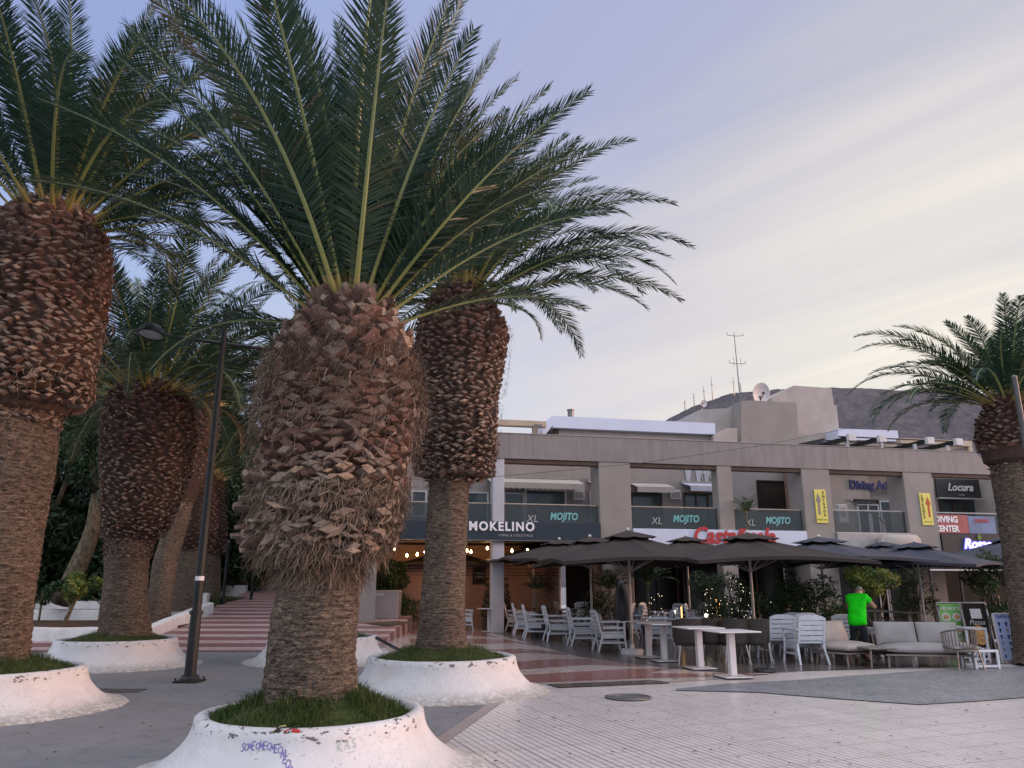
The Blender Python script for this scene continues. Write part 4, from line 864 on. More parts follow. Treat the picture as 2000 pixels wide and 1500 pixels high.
# aerial mast
T = thing('aerial_mast', 'tall thin aerial mast with two crossarms on the roof', 'antenna', BO, BA); s_, z0 = fx(1446, 783, 6.8); z1 = fx(1441,650,6.8)[1]
b = MB(); b.tube([(s_,6.8,z0-.1),(s_-.06,6.8,z1)], [.035,.018], 6); b.build('mast', M['metal'], T)
for (py, w, up) in ((656,.42,.14),(710,.42,.14)):
    _, z_ = fx(1442,py,6.8); b = MB(); b.tube([(s_-w,6.8,z_+up),(s_-w,6.8,z_),(s_,6.8,z_-.02),(s_+w,6.8,z_+.03),(s_+w,6.8,z_+up)], .016, 5); b.build('crossarm', M['metal'], T)
_, z_ = fx(1442,708,6.8)
for dx in (-.18, .18): b = MB(); b.tube([(s_+dx,6.8,z_-.2),(s_+dx,6.8,z_+.25)], .010, 5); b.build('element', M['metal'], T)
b = MB(); b.tube([(s_+.09,6.8,z0),(s_+.05,6.8,z0+.9)], .02, 5); b.build('stay', M['metal'], T)
# overhead cable across the parapet
T = MB(); P = [BO+BU*fx(px,py,-1.2)[0]-BN*1.2+Vector((0,0,fx(px,py,-1.2)[1])) for (px,py) in ((800,936),(960,932),(1250,905),(1500,868),(1680,832),(1900,770),(2040,725))]
T.tube(P, .009, 4); props(T.build('overhead_cable', M['black']), 'thin dark cable strung across the front of the building', 'cable')
# ---- under the gallery on the left: lamps, picture
P = [BO+BU*s_+BN*n_+Vector((0,0,z_)) for (s_, n_, z_) in [(fac(px,py,1.2)[0],1.2,fac(px,py,1.2)[1]) for (px,py) in ((740,1075),(770,1071),(795,1084),(815,1082),(830,1077),(912,1075),(920,1077),(952,1070),(960,1074),(1000,1075),(1030,1074))]]
T = thing('string_lights', 'string of warm glowing bulbs hung under the navy fascia', 'string lights'); b = MB(); b.tube([p+Vector((0,0,.07)) for p in P], .008, 5); b.build('wire', M['black'], T)
for i, p in enumerate(P[1:]):
    b = MB(); b.M = Matrix.Translation(p); b.lathe([(.0,.05),(.018,.045),(.02,.02),(.038,-.005),(.04,-.03),(.022,-.06),(0,-.066)], 10); b.build('bulb', M['bulb'], T, smooth=True)
    if i in (1, 3, 6, 9):
        l = bpy.data.lights.new('bulb_light', 'POINT'); l.energy = 8; l.color = (1,.48,.18); l.shadow_soft_size = .05; lo = bpy.data.objects.new('bulb_light', l); COL.objects.link(lo); lo.location = p-Vector((0,.14,.1)); lo.parent = T
T = thing('framed_picture', 'dark framed menu poster on the salmon wall left of the slim column', 'picture', BO, BA); a, zt = fac(923,1108,3.2); c_, zb = fac(948,1141,3.2); b = MB(); b.box(a,c_,3.12,3.19,zb,zt,b=.01); b.build('frame', M['interior2'], T); b = MB(); b.box(a+.1,c_-.1,3.105,3.118,zb+.08,zt-.08); b.build('print', M['interior'], T)
lt(T, 'MENU', .10, 'letter_grey', (a+c_)/2, zt-.22, 3.10, ext=.002); lt(T, 'TAPAS', .12, 'letter_grey', (a+c_)/2, zb+.25, 3.10, ext=.002)
T = thing('wall_hanging', 'dry reddish wall wreath hanging on the salmon wall', 'wreath', BO, BA); a, zt = fac(1072,1140,3.15); g_ = np.random.default_rng(3); V=[]; Fc=[]
for k in range(160):
    p = np.array([a+g_.normal(0,.14), 3.1, zt+g_.normal(0,.28)]); d = g_.normal(0,1,3); d[1]*=.3; d/=np.linalg.norm(d); w = np.cross(d,[0,1,0.1])*.012; o=len(V); V += [tuple(p-w),tuple(p+w),tuple(p+d*.16)]; Fc.append((o,o+1,o+2))
mesh_np('dry_stems', V, Fc, pm('dry_red', (.14,.045,.03), .9, .4, 20), T)

# ================= hill with far masts =================
sil = [(-400,1000),(700,900),(1150,872),(1300,821),(1350,795),(1400,778),(1425,768),(1460,766),(1490,762),(1530,760),(1625,757),(1700,759),(1800,765),(1900,769),(2000,772),(2300,780),(2800,830)]
HY = 620.; V = []; Fc = []; nx = 0
rows_ = 14; g_ = np.random.default_rng(5)
xs = []
for i in range(len(sil)-1):
    for k in range(8): q = k/8; xs.append((sil[i][0]+(sil[i+1][0]-sil[i][0])*q, sil[i][1]+(sil[i+1][1]-sil[i][1])*q))
for (px, py) in xs:
    p = atY(px, py+g_.normal(0, .5), HY)
    for r_ in range(rows_):
        q = r_/(rows_-1); prof = q*(.72+.28*q)
        V.append((p.x*(1-.25*(1-q)) + g_.normal(0,3)*(1-q), 330+(HY-330)*q+g_.normal(0, 4)*(1-q), p.z*prof+g_.normal(0, 1.2)*(q*(1-q)*4)-2*(1-q)))
    V.append((p.x*1.1, HY+180, p.z*.4))
k = rows_+1
for i in range(len(xs)-1):
    for j in range(k-1): Fc.append((i*k+j, (i+1)*k+j, (i+1)*k+j+1, i*k+j+1))
props(mesh_np('hill', V, Fc, M['hill'], smooth=True), kind='structure')
for i, (px, py, h_) in enumerate(((1338,801,12),(1356,792,14),(1376,786,18),(1392,781,26),(1434,767,18),(1339,801,8))[:5]):
    p = atY(px, py, HY-5); b = MB(); b.tube([(p.x,p.y,p.z-5),(p.x,p.y,p.z+h_*.75)], [.5,.25], 5); b.tube([(p.x-1.2,p.y,p.z+h_*.5),(p.x+1.2,p.y,p.z+h_*.5)], .2, 4)
    props(b.build('radio_mast', M['metal']), ('leftmost tiny','second tiny','third tiny','tallest','rightmost tiny')[i]+' radio mast on the hill ridge', 'antenna', 'radio masts on the far ridge')

# ================= trees, bushes =================
def leaves(g, pts, rad, n, size, flat=.6, grad=False):
    """n small leaf faces scattered in blobs pts=[(x,y,z,r)]"""
    pts = np.array(pts); wts = pts[:, 3]**2; idx = g.choice(len(pts), n, p=wts/wts.sum())
    d = g.normal(0, 1, (n, 3)); d /= np.linalg.norm(d, axis=1)[:, None]; rr = g.uniform(.55, 1.06, n)**.6
    c = pts[idx, :3]+d*(pts[idx, 3]*rr)[:, None]*np.array([1,1,.85])
    a = g.normal(0, 1, (n, 3)); a /= np.linalg.norm(a, axis=1)[:, None]; b_ = np.cross(a, g.normal(0, 1, (n, 3))); b_ /= np.linalg.norm(b_, axis=1)[:, None]
    s = size*g.uniform(.6, 1.4, n)[:, None]
    V = np.stack([c-a*s, c-b_*s*flat*.5, c+a*s, c+b_*s*flat*.5], 1).reshape(-1, 3)
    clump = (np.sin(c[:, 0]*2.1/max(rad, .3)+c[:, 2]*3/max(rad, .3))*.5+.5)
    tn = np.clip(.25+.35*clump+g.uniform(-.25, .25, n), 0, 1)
    return V.tolist(), [(4*i,4*i+1,4*i+2,4*i+3) for i in range(n)], tn
def tree(label, base, h, blobs, n, size, seed, leaf='dark_leaf', trunk_r=.3, limbs=5, name='broadleaf_tree', group=None, trunk_pts=None, cat='tree'):
    g = np.random.default_rng(seed); T = thing(name, label, cat, base, 0, group)
    b = MB(); tp = trunk_pts or [(0,0,-.1),(.1,0,h*.4),(-.05,.1,h*.7)]
    b.tube(tp, [trunk_r*(1-.5*i/(len(tp)-1)) for i in range(len(tp))], 9)
    for i in range(limbs):
        q = blobs[(i*3) % len(blobs)]; s_ = Vector(tp[-1 if i % 2 else max(0, len(tp)-2)]); e = Vector(q[:3]); m_ = (s_+e)/2+Vector((0,0,.2*h*.2)); b.tube([s_, m_, e], [trunk_r*.45, trunk_r*.3, trunk_r*.1], 6)
    b.build('trunk', M['bark2'], T, smooth=True)
    V, Fc, tn = leaves(g, blobs, sum(q[3] for q in blobs)/len(blobs), n, size); mesh_np('crown', V, Fc, M[leaf], T, tn)
    return T
def blobs(seed, n, sx, sy, z0, z1, r0, r1):
    rnd = random.Random(seed); out = []
    for i in range(n):
        a = rnd.uniform(0, 6.28); q = rnd.random()**.5; zz = rnd.uniform(z0, z1); k = 1-.55*abs((zz-z0)/(z1-z0)-.4)
        out.append((math.cos(a)*q*sx*k, math.sin(a)*q*sy*k, zz, rnd.uniform(r0, r1)))
    return out
far = 'dense dark trees behind the palm garden'
for i, (px, y_, top, w, lab) in enumerate([(60,31,690,3.6,'dense dark tree seen just right of the left edge palm trunk'),(185,33,712,3.4,'dense dark tree between the left edge palm and the lamp-side palm'),(300,38,740,4.0,'dense dark tree hidden behind the lamp-side palm trunk'),
                     (415,42,770,4.2,'dense dark tree behind the street lamp pole'),(520,46,800,4.6,'dense dark tree at the end of the ramp, left of the biggest palm'),(-120,34,560,4.5,'tall dark tree beyond the left edge palm'),(640,50,870,5,'dense dark tree behind the biggest palm trunk'),(470,38,900,3.0,'low dark tree beside the top of the ramp')]):
    p = atY(px, 1140, y_); zt = atY(px, top, y_).z
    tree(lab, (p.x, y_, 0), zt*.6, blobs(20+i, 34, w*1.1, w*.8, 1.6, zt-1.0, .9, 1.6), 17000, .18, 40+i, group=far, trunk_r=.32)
# understorey hedge mass filling the dark background
for i, (px0, px1, y_, zt, lab) in enumerate([(-150,210,38,4.6,'dark clipped hedge behind the pink garden wall'),(200,420,44,5.0,'dark hedge behind the garden palms'),(400,690,52,5.4,'dark hedge closing off the top of the ramp')]):
    a, c_ = atY(px0,1140,y_).x, atY(px1,1140,y_).x; g_ = np.random.default_rng(60+i); T = thing('hedge', lab, 'hedge', ((a+c_)/2, y_, 0), 0, 'dark hedges closing the garden')
    n_ = int((c_-a)/.9); bl_ = [((k/(n_-1)-.5)*(c_-a), g_.uniform(-.4,.4), z_+g_.uniform(-.2,.2), g_.uniform(.7,1.0)) for k in range(n_) for z_ in np.arange(.6, zt, .9)]
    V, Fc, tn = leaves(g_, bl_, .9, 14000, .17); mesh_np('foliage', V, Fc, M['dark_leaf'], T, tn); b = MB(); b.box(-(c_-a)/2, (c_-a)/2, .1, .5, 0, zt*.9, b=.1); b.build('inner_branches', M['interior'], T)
# leaning smooth trunk
p = G(150, 1190); p = atY(120, 1172, 27.0)
pts = [atY(*q, 27.0)-Vector((p.x,27.0,0)) for q in ((118,1180),(150,1110),(172,1060),(182,1025),(186,990),(192,940))]
tree('leaning smooth grey-brown trunk behind the yellow-green shrub', (p.x, 27.0, 0), 4, [(v.x+dx, dy, v.z+dz, .9) for v in (pts[-1],) for (dx,dy,dz) in ((0,0,.3),(-.9,.2,1.0),(.9,-.1,1.1),(.2,.3,1.9))], 5000, .12, 80, trunk_r=.34, trunk_pts=[tuple(v) for v in pts], limbs=4)

# ================= garden walls on the left =================
def wall(label, a, c_, w, h, z=0, m='white2', name='garden_wall', cap=.06):
    d = Vector((c_[0]-a[0], c_[1]-a[1], 0)); L = d.length; T = thing(name, label, 'wall', (a[0], a[1], z), math.atan2(d.y, d.x), 'low whitewashed garden walls')
    b = MB(); k = max(4, int(L/.5)); dz = (c_[2]-a[2]) if len(a) > 2 else 0
    prof = [(0,-.3),(0,h-cap),(cap*.4,h-.01),(w*.3,h),(w*.7,h),(w-cap*.4,h-.01),(w,h-cap),(w,-.3)]; vs = []; fs = []; rn = random.Random(label)
    for i in range(k+1):
        x = L*i/k; jz = rn.uniform(-.008,.008)
        for (y, zz) in prof: vs.append((x, y+rn.uniform(-.006,.006), zz+dz*i/k+jz))
    n = len(prof)
    for i in range(k):
        for j in range(n-1): fs.append((i*n+j, (i+1)*n+j, (i+1)*n+j+1, i*n+j+1))
    fs.append(tuple(range(n))); fs.append(tuple(k*n+j for j in range(n-1, -1, -1)))
    b.add(vs, fs); o = b.build('masonry', M[m], T, fix=True); smooth_angle(o, 50); return T
wy1 = G(100,1256).y; xr = -9.9
wall('front white garden wall behind the lamp-side planter', (G(-250,1256).x, wy1, 0), (xr, wy1, 0), .28, .40)
e1 = Vector((-10.75, 27, 0))
wall('white wall climbing beside the ramp from the lamp-side planter', (-9.45, 20.75, .02), (-10.3, 27.6, rampz(27.6)), .34, .38)
e2a, e2b = atY(405,1172,28.5), atY(492,1150,38)
wall('farther white wall climbing to the top of the ramp', (-11.2, 28.6, rampz(28.6)), (-12.4, 38.5, rampz(38.5)), .36, .34)
w2 = 27.0; z2 = atY(120, 1191, w2).z
wall('second white garden wall behind the red soil bed', (atY(-200,1190,w2).x, w2, 0), (atY(210,1190,w2).x, w2, 0), .26, z2)
w3 = 30.5; z3 = atY(120, 1174, w3).z; wall('third white garden wall below the lawn strip', (atY(70,1174,w3).x, w3, 0), (atY(330,1174,w3).x, w3, 0), .26, z3)
w4 = 34.0; wall('tall pale pink garden wall at the far left', (atY(-150,1110,w4).x, w4, 0), (atY(115,1110,w4).x, w4, 0), .3, atY(90,1101,w4).z)
wall('white block wall beside the top of the ramp', (atY(340,1160,30.5).x, 30.5, 0), (atY(405,1160,30.5).x, 30.5, 0), .3, atY(380,1158,30.5).z)
wall('small white bench wall near the top of the ramp', (atY(408,1140,37).x, 37, 0), (atY(480,1140,37).x, 37, 0), .3, atY(450,1143,37).z)
b = MB(); b.box(G(-400,1256).x, xr+.1, wy1+.28, w2, -.2, .36); props(b.build('soil_bed', M['soil']), kind='structure')
b = MB(); b.box(-40, xr-.5, w2+.26, w3, -.2, .62); props(b.build('garden_path', M['concrete']), kind='structure')
b = MB(); b.box(-50, -11.3, w3+.26, 60, -.2, .98); props(b.build('lawn', M['soilgreen']), kind='structure')
# shrub with yellow-green leaves
p = atY(126, 1222, 23.0); T = thing('leaning_shrub', 'small leaning shrub with yellow-green leaves in the red soil bed', 'shrub', (p.x, 23.0, .34)); P = [atY(x,y,23.0)-Vector((p.x,23.0,.34)) for x,y in ((124,1222),(136,1195),(148,1170),(152,1140))]
b = MB(); b.tube(P, [.07,.055,.05,.03], 7); b.tube([P[1], atY(138,1172,23.0)-Vector((p.x,23.,.34)), atY(128,1150,23.)-Vector((p.x,23.,.34))], [.045,.035,.02], 6); b.tube([P[2], atY(180,1145,23.0)-Vector((p.x,23.,.34))], [.04,.015], 6); b.build('stem', M['bark2'], T)
bl_ = [(*(atY(x,y,23.0)-Vector((p.x,23.,.34))+Vector((0,dy,0))), r_) for x,y,r_,dy in ((150,1130,.24,0),(135,1145,.26,.2),(160,1148,.26,-.2),(140,1165,.2,0),(182,1138,.2,.1),(197,1142,.17,0),(150,1150,.3,0))]
V, Fc, tn = leaves(np.random.default_rng(7), bl_, .3, 1500, .075); mesh_np('foliage', V, Fc, M['shrub_leaf'], T, tn)
for i,(x,y,w_,lab) in enumerate(((85,1150,.5,'dark spreading garden bush in front of the pale pink wall'),(60,1165,.35,'low dark garden bush beside the left edge palm trunk'),(475,1135,.5,'small dark bush on the wall by the top of the ramp'),(200,1160,.35,'small dark bush left of the lamp-side palm trunk'))):
    yy = 26.0 if i != 2 else 37.5; q = atY(x,y,yy); T = thing('garden_bush', lab, 'bush', (q.x,yy,q.z-w_), 0, 'dark low bushes in the garden'); V, Fc, tn = leaves(np.random.default_rng(70+i), [(random.Random(i*9+k).uniform(-w_*1.5,w_*1.5),0,random.Random(i*7+k).uniform(.1,w_*1.4),w_*.42) for k in range(7)], .3, 900, .06)
    mesh_np('foliage', V, Fc, M['green_leaf'], T, tn); b = MB(); b.tube([(0,0,-.5),(0,0,w_*.8)], .04, 6); b.tube([(0,0,0),(w_*.9,0,w_*.8)], .02, 5); b.tube([(0,0,0),(-w_*.9,0,w_*.8)], .02, 5); b.build('stem', M['bark2'], T)
# ================= street lamp =================
p = G(370, 1332); T = thing('street_lamp', 'tall dark double-armed street lamp with dome shades', 'street lamp', (p.x, p.y, 0)); lx, ly = p.x, p.y
zt = atY(447, 608, ly).z; za_ = atY(440, 670, ly).z; zj = atY(384,1200,ly).z
b = MB(); b.tube([(0,0,.02),(0,0,zj)], [.095,.088], 16); b.tube([(0,0,zj+.001),(0,0,zj+.06)], [.112,.112], 16); b.tube([(0,0,zj+.062),(0,0,zt)], [.074,.048], 16); b.build('pole', M['darkpost'], T, smooth=False)
b = MB(); b.box(-.2,.2,-.2,.2,.004,.03,b=.004); b.lathe([(.19,.03),(.15,.06),(.13,.10)], 16)
for sx in (-1,1):
    for sy in (-1,1): b.tube([(sx*.165,sy*.165,.03),(sx*.165,sy*.165,.075)], .016, 6)
b.build('base_plate', M['darkpost'], T)
rz = R(28)
for sgn, L in ((-1, 1.0), (1, 1.0)):
    e = Vector((math.cos(rz)*sgn*L, math.sin(rz)*sgn*L, za_)); b = MB(); b.tube([(0,0,za_-.01), e], .032, 8); b.build('arm', M['darkpost'], T)
    hc = e+Vector((math.cos(rz)*sgn*.20, math.sin(rz)*sgn*.20, -.03)); b = MB(); b.M = Matrix.Translation(hc) @ Euler((R(6)*sgn, R(-8)*sgn, rz)).to_matrix().to_4x4() @ Matrix.Scale(.86, 4)
    b.lathe([(.0,.25),(.08,.242),(.16,.205),(.22,.145),(.255,.05),(.262,0),(.245,-.004),(.235,.01)], 28); sh = b.build('lamp_shade', M['darkpost'], T, smooth=True)
    b = MB(); b.M = Matrix.Translation(hc) @ Euler((R(6)*sgn, R(-8)*sgn, rz)).to_matrix().to_4x4() @ Matrix.Scale(.86, 4); b.lathe([(0,-.02),(.12,-.015),(.2,.0),(.235,.012)], 24); b.build('diffuser', M['lens'], T, smooth=True)
p1 = Vector((math.cos(rz)*.02,0,za_+.35)); b = MB(); b.tube([(0,0,za_+.42),(math.cos(rz)*.8,math.sin(rz)*.8,za_+.03)], .008, 4); b.tube([(0,0,za_+.42),(-math.cos(rz)*.8,-math.sin(rz)*.8,za_+.03)], .008, 4); b.build('stay_wire', M['darkpost'], T)
zb_ = atY(393,1129,ly).z; b = MB(); b.tube([(0,0,zb_-.04),(0,0,zb_+.03)], .0735, 16, cap=False); b.build('sticker', M['letter_white'], T)
# grey pole at right edge
q = atY(1981, 737, 13.0); T = thing('street_pole', 'grey round street pole at the right edge in front of the dark palm', 'pole', (q.x, 13.0, 0)); b = MB(); b.tube([(0,0,0),(0,0,q.z)], [.06,.042], 12); b.build('shaft', M['darkpole'], T); b = MB(); b.lathe([(.047,q.z-.01),(.047,q.z+.02),(0,q.z+.05)], 12); b.build('cap', M['metal'], T)
# small bollard-like posts by the ramp
for i, px in enumerate((491, 437)):
    yy = (33, 31)[i]; q = atY(px,1160,yy); T = thing('bollard', ('dark post on the ramp edge nearest the biggest palm','dark post on the ramp edge behind the street lamp')[i], 'post', (q.x,yy,rampz(yy)), 0, 'dark posts beside the ramp'); b = MB(); b.lathe([(.09,0),(.09,.04),(.06,.06),(.06,2.1),(.1,2.15),(.1,2.35),(0,2.45)], 12); b.build('shaft', M['black'], T)
# counter board, mat and bush beside the building's left end
a = G(700,1212); yy = 26.0; a = atY(702,1210,yy); c_ = atY(776,1210,yy); zt = atY(740,1153,yy).z; T = thing('counter_screen', 'plain mauve-grey screen wall standing left of the dark bush', 'screen', (a.x, yy, 0)); b = MB(); b.box(0, c_.x-a.x, 0, .9, 0, zt, b=.02); b.build('panel', M['counter'], T); b = MB(); b.box(.5,.75,-.012,-.001,zt-.16,zt-.10); b.build('label_plate', M['frame'], T)
q = atY(762,1224,24.6); b = MB(); rz_ = rampz(24.6); b.add([(q.x-.75,24.5,rampz(24.5)+.02),(q.x,23.9,rampz(23.9)+.02),(q.x+.8,24.6,rampz(24.6)+.02),(q.x+.1,25.2,rampz(25.2)+.02)], [(0,1,2,3)]); props(b.build('door_mat', M['interior2']), 'dark diamond-shaped mat in front of the mauve-grey screen', 'mat')
for i,(x,y,w_,lab) in enumerate(((765,1112,.62,'dark rounded bush top above the mauve-grey screen'),(775,1150,1.0,'large dark bush right of the mauve-grey screen'))):
    yy = 27.3; q = atY(x,y,yy); T = thing('garden_bush', lab, 'bush', (q.x,yy,0), 0, 'dark bushes by the salmon wall'); bs = [(random.Random(i*5+k).uniform(-w_*.8,w_*.6),random.Random(i*3+k).uniform(-.4,.4),q.z+random.Random(i+k*2).uniform(-w_*.9,w_*.25),w_*.45) for k in range(12)]
    V, Fc, tn = leaves(np.random.default_rng(90+i), bs, .4, 5000, .055); mesh_np('foliage', V, Fc, M['green_leaf'], T, tn); b = MB(); b.tube([(0,0,0),(0,0,q.z)], .06, 6); b.build('stem', M['bark2'], T)
# ================= terrace furniture =================
GC = 'white slatted armchairs on the terrace'
def make_chair(m='plastic', pad=False):
    """armchair facing +x, origin on the floor"""
    T = thing('armchair', 'x', 'chair')
    b = MB(); b.box(-.26,.29,-.26,.26,.37,.415,b=.015); b.box(.24,.285,-.25,.25,.27,.369,b=.01); b.box(-.25,.24,-.262,-.235,.27,.369,b=.008); b.box(-.25,.24,.235,.262,.27,.369,b=.008); b.build('seat', M[m], T)
    # slatted back leaning away
    tl = R(-14); Rm = Matrix.Translation((-.27,0,.40)) @ Matrix.Rotation(tl, 4, 'Y'); b = MB(); b.M = Rm
    for s_ in (-1, 1): b.box(-.02,.02,s_*.245-.022,s_*.245+.022,-.02,.44,b=.01)
    for k in range(4): b.box(-.012,.012,-.222,.222,.03+k*.095,.105+k*.095,b=.006)
    vs = []; n = 12
    for k in range(n+1):
        y = -.265+.53*k/n; z = .44+.055*(1-abs(y/.265)**3.5); vs += [(-.022,y,.41),(.022,y,.41),(.022,y,z),(-.022,y,z)]
    fs = [(4*k+j,4*k+(j+1)%4,4*k+4+(j+1)%4,4*k+4+j) for k in range(n) for j in range(4)]+[(0,1,2,3),(4*n+3,4*n+2,4*n+1,4*n)]; b.add(vs, fs); b.build('backrest', M[m], T, fix=True)
    for sx, sy in ((1,1),(1,-1),(-1,1),(-1,-1)):
        b = MB(); x0 = .25 if sx > 0 else -.25; x1 = .29 if sx > 0 else -.35; top = .60 if sx > 0 else .38
        b.tube([(x1,sy*.285,0),(x0,sy*.262,.3),(x0,sy*.262,top)], [.020,.026,.024], 6); b.build('leg', M[m], T)
    for sy in (-1, 1):
        b = MB(); b.box(-.33,.30,sy*.265-.028,sy*.265+.028,.60,.635,b=.012); b.build('armrest', M[m], T)
        b = MB(); b.box(-.24,.235,sy*.262-.010,sy*.262+.010,.47,.52); b.box(-.29,.265,sy*.272-.014,sy*.272+.014,.17,.205); b.build('side_rail', M[m], T)
    if pad:
        b = MB(); b.M = Matrix.Translation((-.20,0,.42)) @ Matrix.Rotation(R(-17), 4, 'Y'); b.box(-.03,.05,-.22,.22,.0,.40,b=.035); smooth_angle(b.build('back_cushion', M['plastic2'], T), 60)
    return T
def put(proto, flag, px, py, rz, label, group=GC, scale=1, z=0):
    o = proto if not flag[0] else copy_tree(proto); flag[0] = True
    p = G(px, py) if not isinstance(px, Vector) else px
    o.location = (p.x, p.y, z+.012); o.rotation_euler = (0,0,R(rz)); o.scale = (scale,)*3; props(o, label, 'chair', group); return o
CH = make_chair(); CP = make_chair(pad=True); fc, fp = [False], [False]
for (px, py, rz, lab, pad) in [
    (1193,1272,8,'nearest white armchair of the left row, beside the round parasol foot',1),
    (1140,1262,6,'second nearest white armchair of the left row',0),
    (1090,1252,8,'third nearest white armchair of the left row, its arm slats in profile',0),
    (1048,1247,4,'white armchair of the left row tucked behind the third nearest one',0),
    (1026,1240,4,'white armchair in the middle of the left row',0),
    (1008,1234,2,'white armchair of the left row two places from its far end',0),
    (992,1229,2,'white armchair of the left row next to the lone pedestal table',0),
    (965,1223,-150,'white slatted armchair at the far end of the left row, by the lone pedestal table',0),
    (904,1232,10,'white armchair half hidden right behind the diamond-scaled palm trunk',0),
    (806,1219,-20,'white armchair just left of the diamond-scaled palm trunk, by the dark bush',0),
    (792,1217,-160,'white armchair under the large dark bush by the mauve-grey screen',0),
    (1127,1231,170,'pale armchair by the salmon wall, turned to face the left row',0),
    (1108,1229,10,'white armchair near the red wall wreath',0),
    (1150,1234,-60,'white armchair in front of the dark doorway',0),
    (1228,1250,185,'white armchair facing the nearest one across the left tables',1),
    (1292,1262,178,'cushioned white armchair behind the four bare pedestal tables',1),
    (1215,1238,160,'white armchair beside the dark palmy plant',0),
    (1305,1242,200,'white armchair in the shade behind the nearest brown parasol pole',0),
    (1280,1238,-30,'white armchair deep under the nearest brown parasol',0),
    (1352,1235,185,'cushioned white armchair left of the fairy-lit shrubs',1),
    (1368,1242,-20,'white armchair in front of the left fairy-lit shrub',0),
    (1402,1240,185,'cushioned white armchair behind the brown wicker chairs',1),
    (1412,1242,10,'white armchair in front of the right fairy-lit shrub',0),
    (1447,1236,170,'white armchair behind the rightmost wicker chairs',0)]:
    put(CP if pad else CH, fp if pad else fc, px, py, rz, lab, scale=1.07)
# bright stacked chairs near the sofas, backs to the camera
for (px, py, rz, lab, k) in [(1574,1297,98,'white slatted armchair with its back to the square, nearest the beige lounge seat',1.06),(1563,1285,100,'white armchair nested behind the one nearest the beige lounge seat',1.06),
     (1519,1289,96,'white armchair with rounded top at the left end of the pale group beside the sofas',1.04),(1542,1272,95,'grey-shaded armchair behind the pale group beside the sofas',1.0),(1638,1281,94,'white armchair standing behind the beige lounge seat',1.0)]:
    put(CH, fc, px, py, rz, lab, 'white armchairs grouped beside the sofas', k)
# brown wicker tub chairs
def tub():
    T = thing('wicker_chair', 'x', 'chair'); n = 14
    def arc(r0, r1, z0, z1f):
        vs = []; fs = []
        for k in range(n+1):
            a = R(-118+236*k/n)+PI; c_, s_ = math.cos(a), math.sin(a); z1 = z1f(abs(k/n-.5)*2)
            for (r_, z_) in ((r0,z0),(r1,z0),(r1+.02,z1),(r0+.02,z1)): vs.append((c_*r_, s_*r_, z_))
        fs = [(4*k+j,4*k+(j+1)%4,4*k+4+(j+1)%4,4*k+4+j) for k in range(n) for j in range(4)]+[(0,3,2,1),(4*n,4*n+1,4*n+2,4*n+3)]; return vs, fs
    b = MB(); b.add(*arc(.255,.285,.40,lambda q: .86-.16*q**3)); o = b.build('backrest', M['wicker'], T, fix=True)
    b = MB(); b.lathe([(0,.34),(.24,.34),(.26,.37),(.26,.43),(.24,.45),(0,.455)], 20); b.build('seat', M['wicker'], T)
    for sx, sy in ((1,1),(1,-1),(-1,1),(-1,-1)): b = MB(); b.tube([(sx*.27,sy*.25,0),(sx*.20,sy*.19,.36)], [.012,.015], 6); b.build('leg', M['palemetal'], T)
    return T
TU = tub(); ft = [False]
for (px, py, rz, lab) in [(1346,1297,88,'leftmost brown wicker tub chair behind the pedestal tables'),(1390,1294,92,'second brown wicker tub chair from the left'),(1436,1297,88,'third brown wicker tub chair from the left'),(1478,1296,94,'rightmost brown wicker tub chair beside the pale armchairs')]:
    put(TU, ft, px, py, rz, lab, 'brown wicker tub chairs seen from behind', 1.0)
# pedestal tables
def ptable(w=.75, m='tablewhite', h=.745):
    T = thing('pedestal_table', 'x', 'table'); b = MB(); b.box(-w/2,w/2,-w/2,w/2,h-.022,h,b=.006); b.build('table_top', M[m], T)
    b = MB(); b.box(-.055,.055,-.055,.055,.03,h-.023,b=.008); b.build('column', M[m], T)
    b = MB(); b.box(-.24,.24,-.24,.24,0,.012,b=.003); b.build('base_plate', M['black'], T); b = MB(); b.box(-.235,.235,-.235,.235,.0125,.028,b=.005); b.build('base_cover', M[m], T); return T
PT = ptable(); fq = [False]
def putt(proto, flag, px, py, rz, label, group, h=None, scale=1):
    o = proto if not flag[0] else copy_tree(proto); flag[0] = True; p = G(px, py); o.location = (p.x, p.y, .014); o.rotation_euler = (0,0,R(rz)); o.scale = (scale,)*3; return props(o, label, 'table', group)
GT = 'bare white square pedestal tables'
putt(PT, fq, 1432, 1325, 12, 'nearest bare white pedestal table, rightmost of the four', GT, scale=1.02); putt(PT, fq, 1368, 1308, 12, 'second bare white pedestal table from the right', GT)
putt(PT, fq, 1298, 1293, 12, 'third bare white pedestal table from the right', GT); putt(PT, fq, 1268, 1286, 12, 'leftmost bare white pedestal table, next to the round parasol foot', GT)
putt(PT, fq, 955, 1235, 10, 'lone pedestal table beside the far end of the left chair row', 'shaded tables of the terrace')
D = ptable(.9, 'metal'); fd = [False]
for (px, py, lab) in [(1045,1232,'dark square table between the left row and the salmon wall'),(1095,1240,'dark square table behind the third nearest chair of the left row'),(1170,1250,'dark square table behind the nearest chair of the left row'),(1240,1232,'dark square table deep under the nearest brown parasol'),(1330,1240,'dark square table by the left fairy-lit shrub'),(1425,1236,'dark square table by the right fairy-lit shrub'),(1780,1250,'dark table behind the grey sofa'),(1720,1244,'dark table behind the man in the green shirt'),(1850,1238,'dark table below the green poster stand')]:
    putt(D, fd, px, py, 8, lab, 'shaded tables of the terrace')
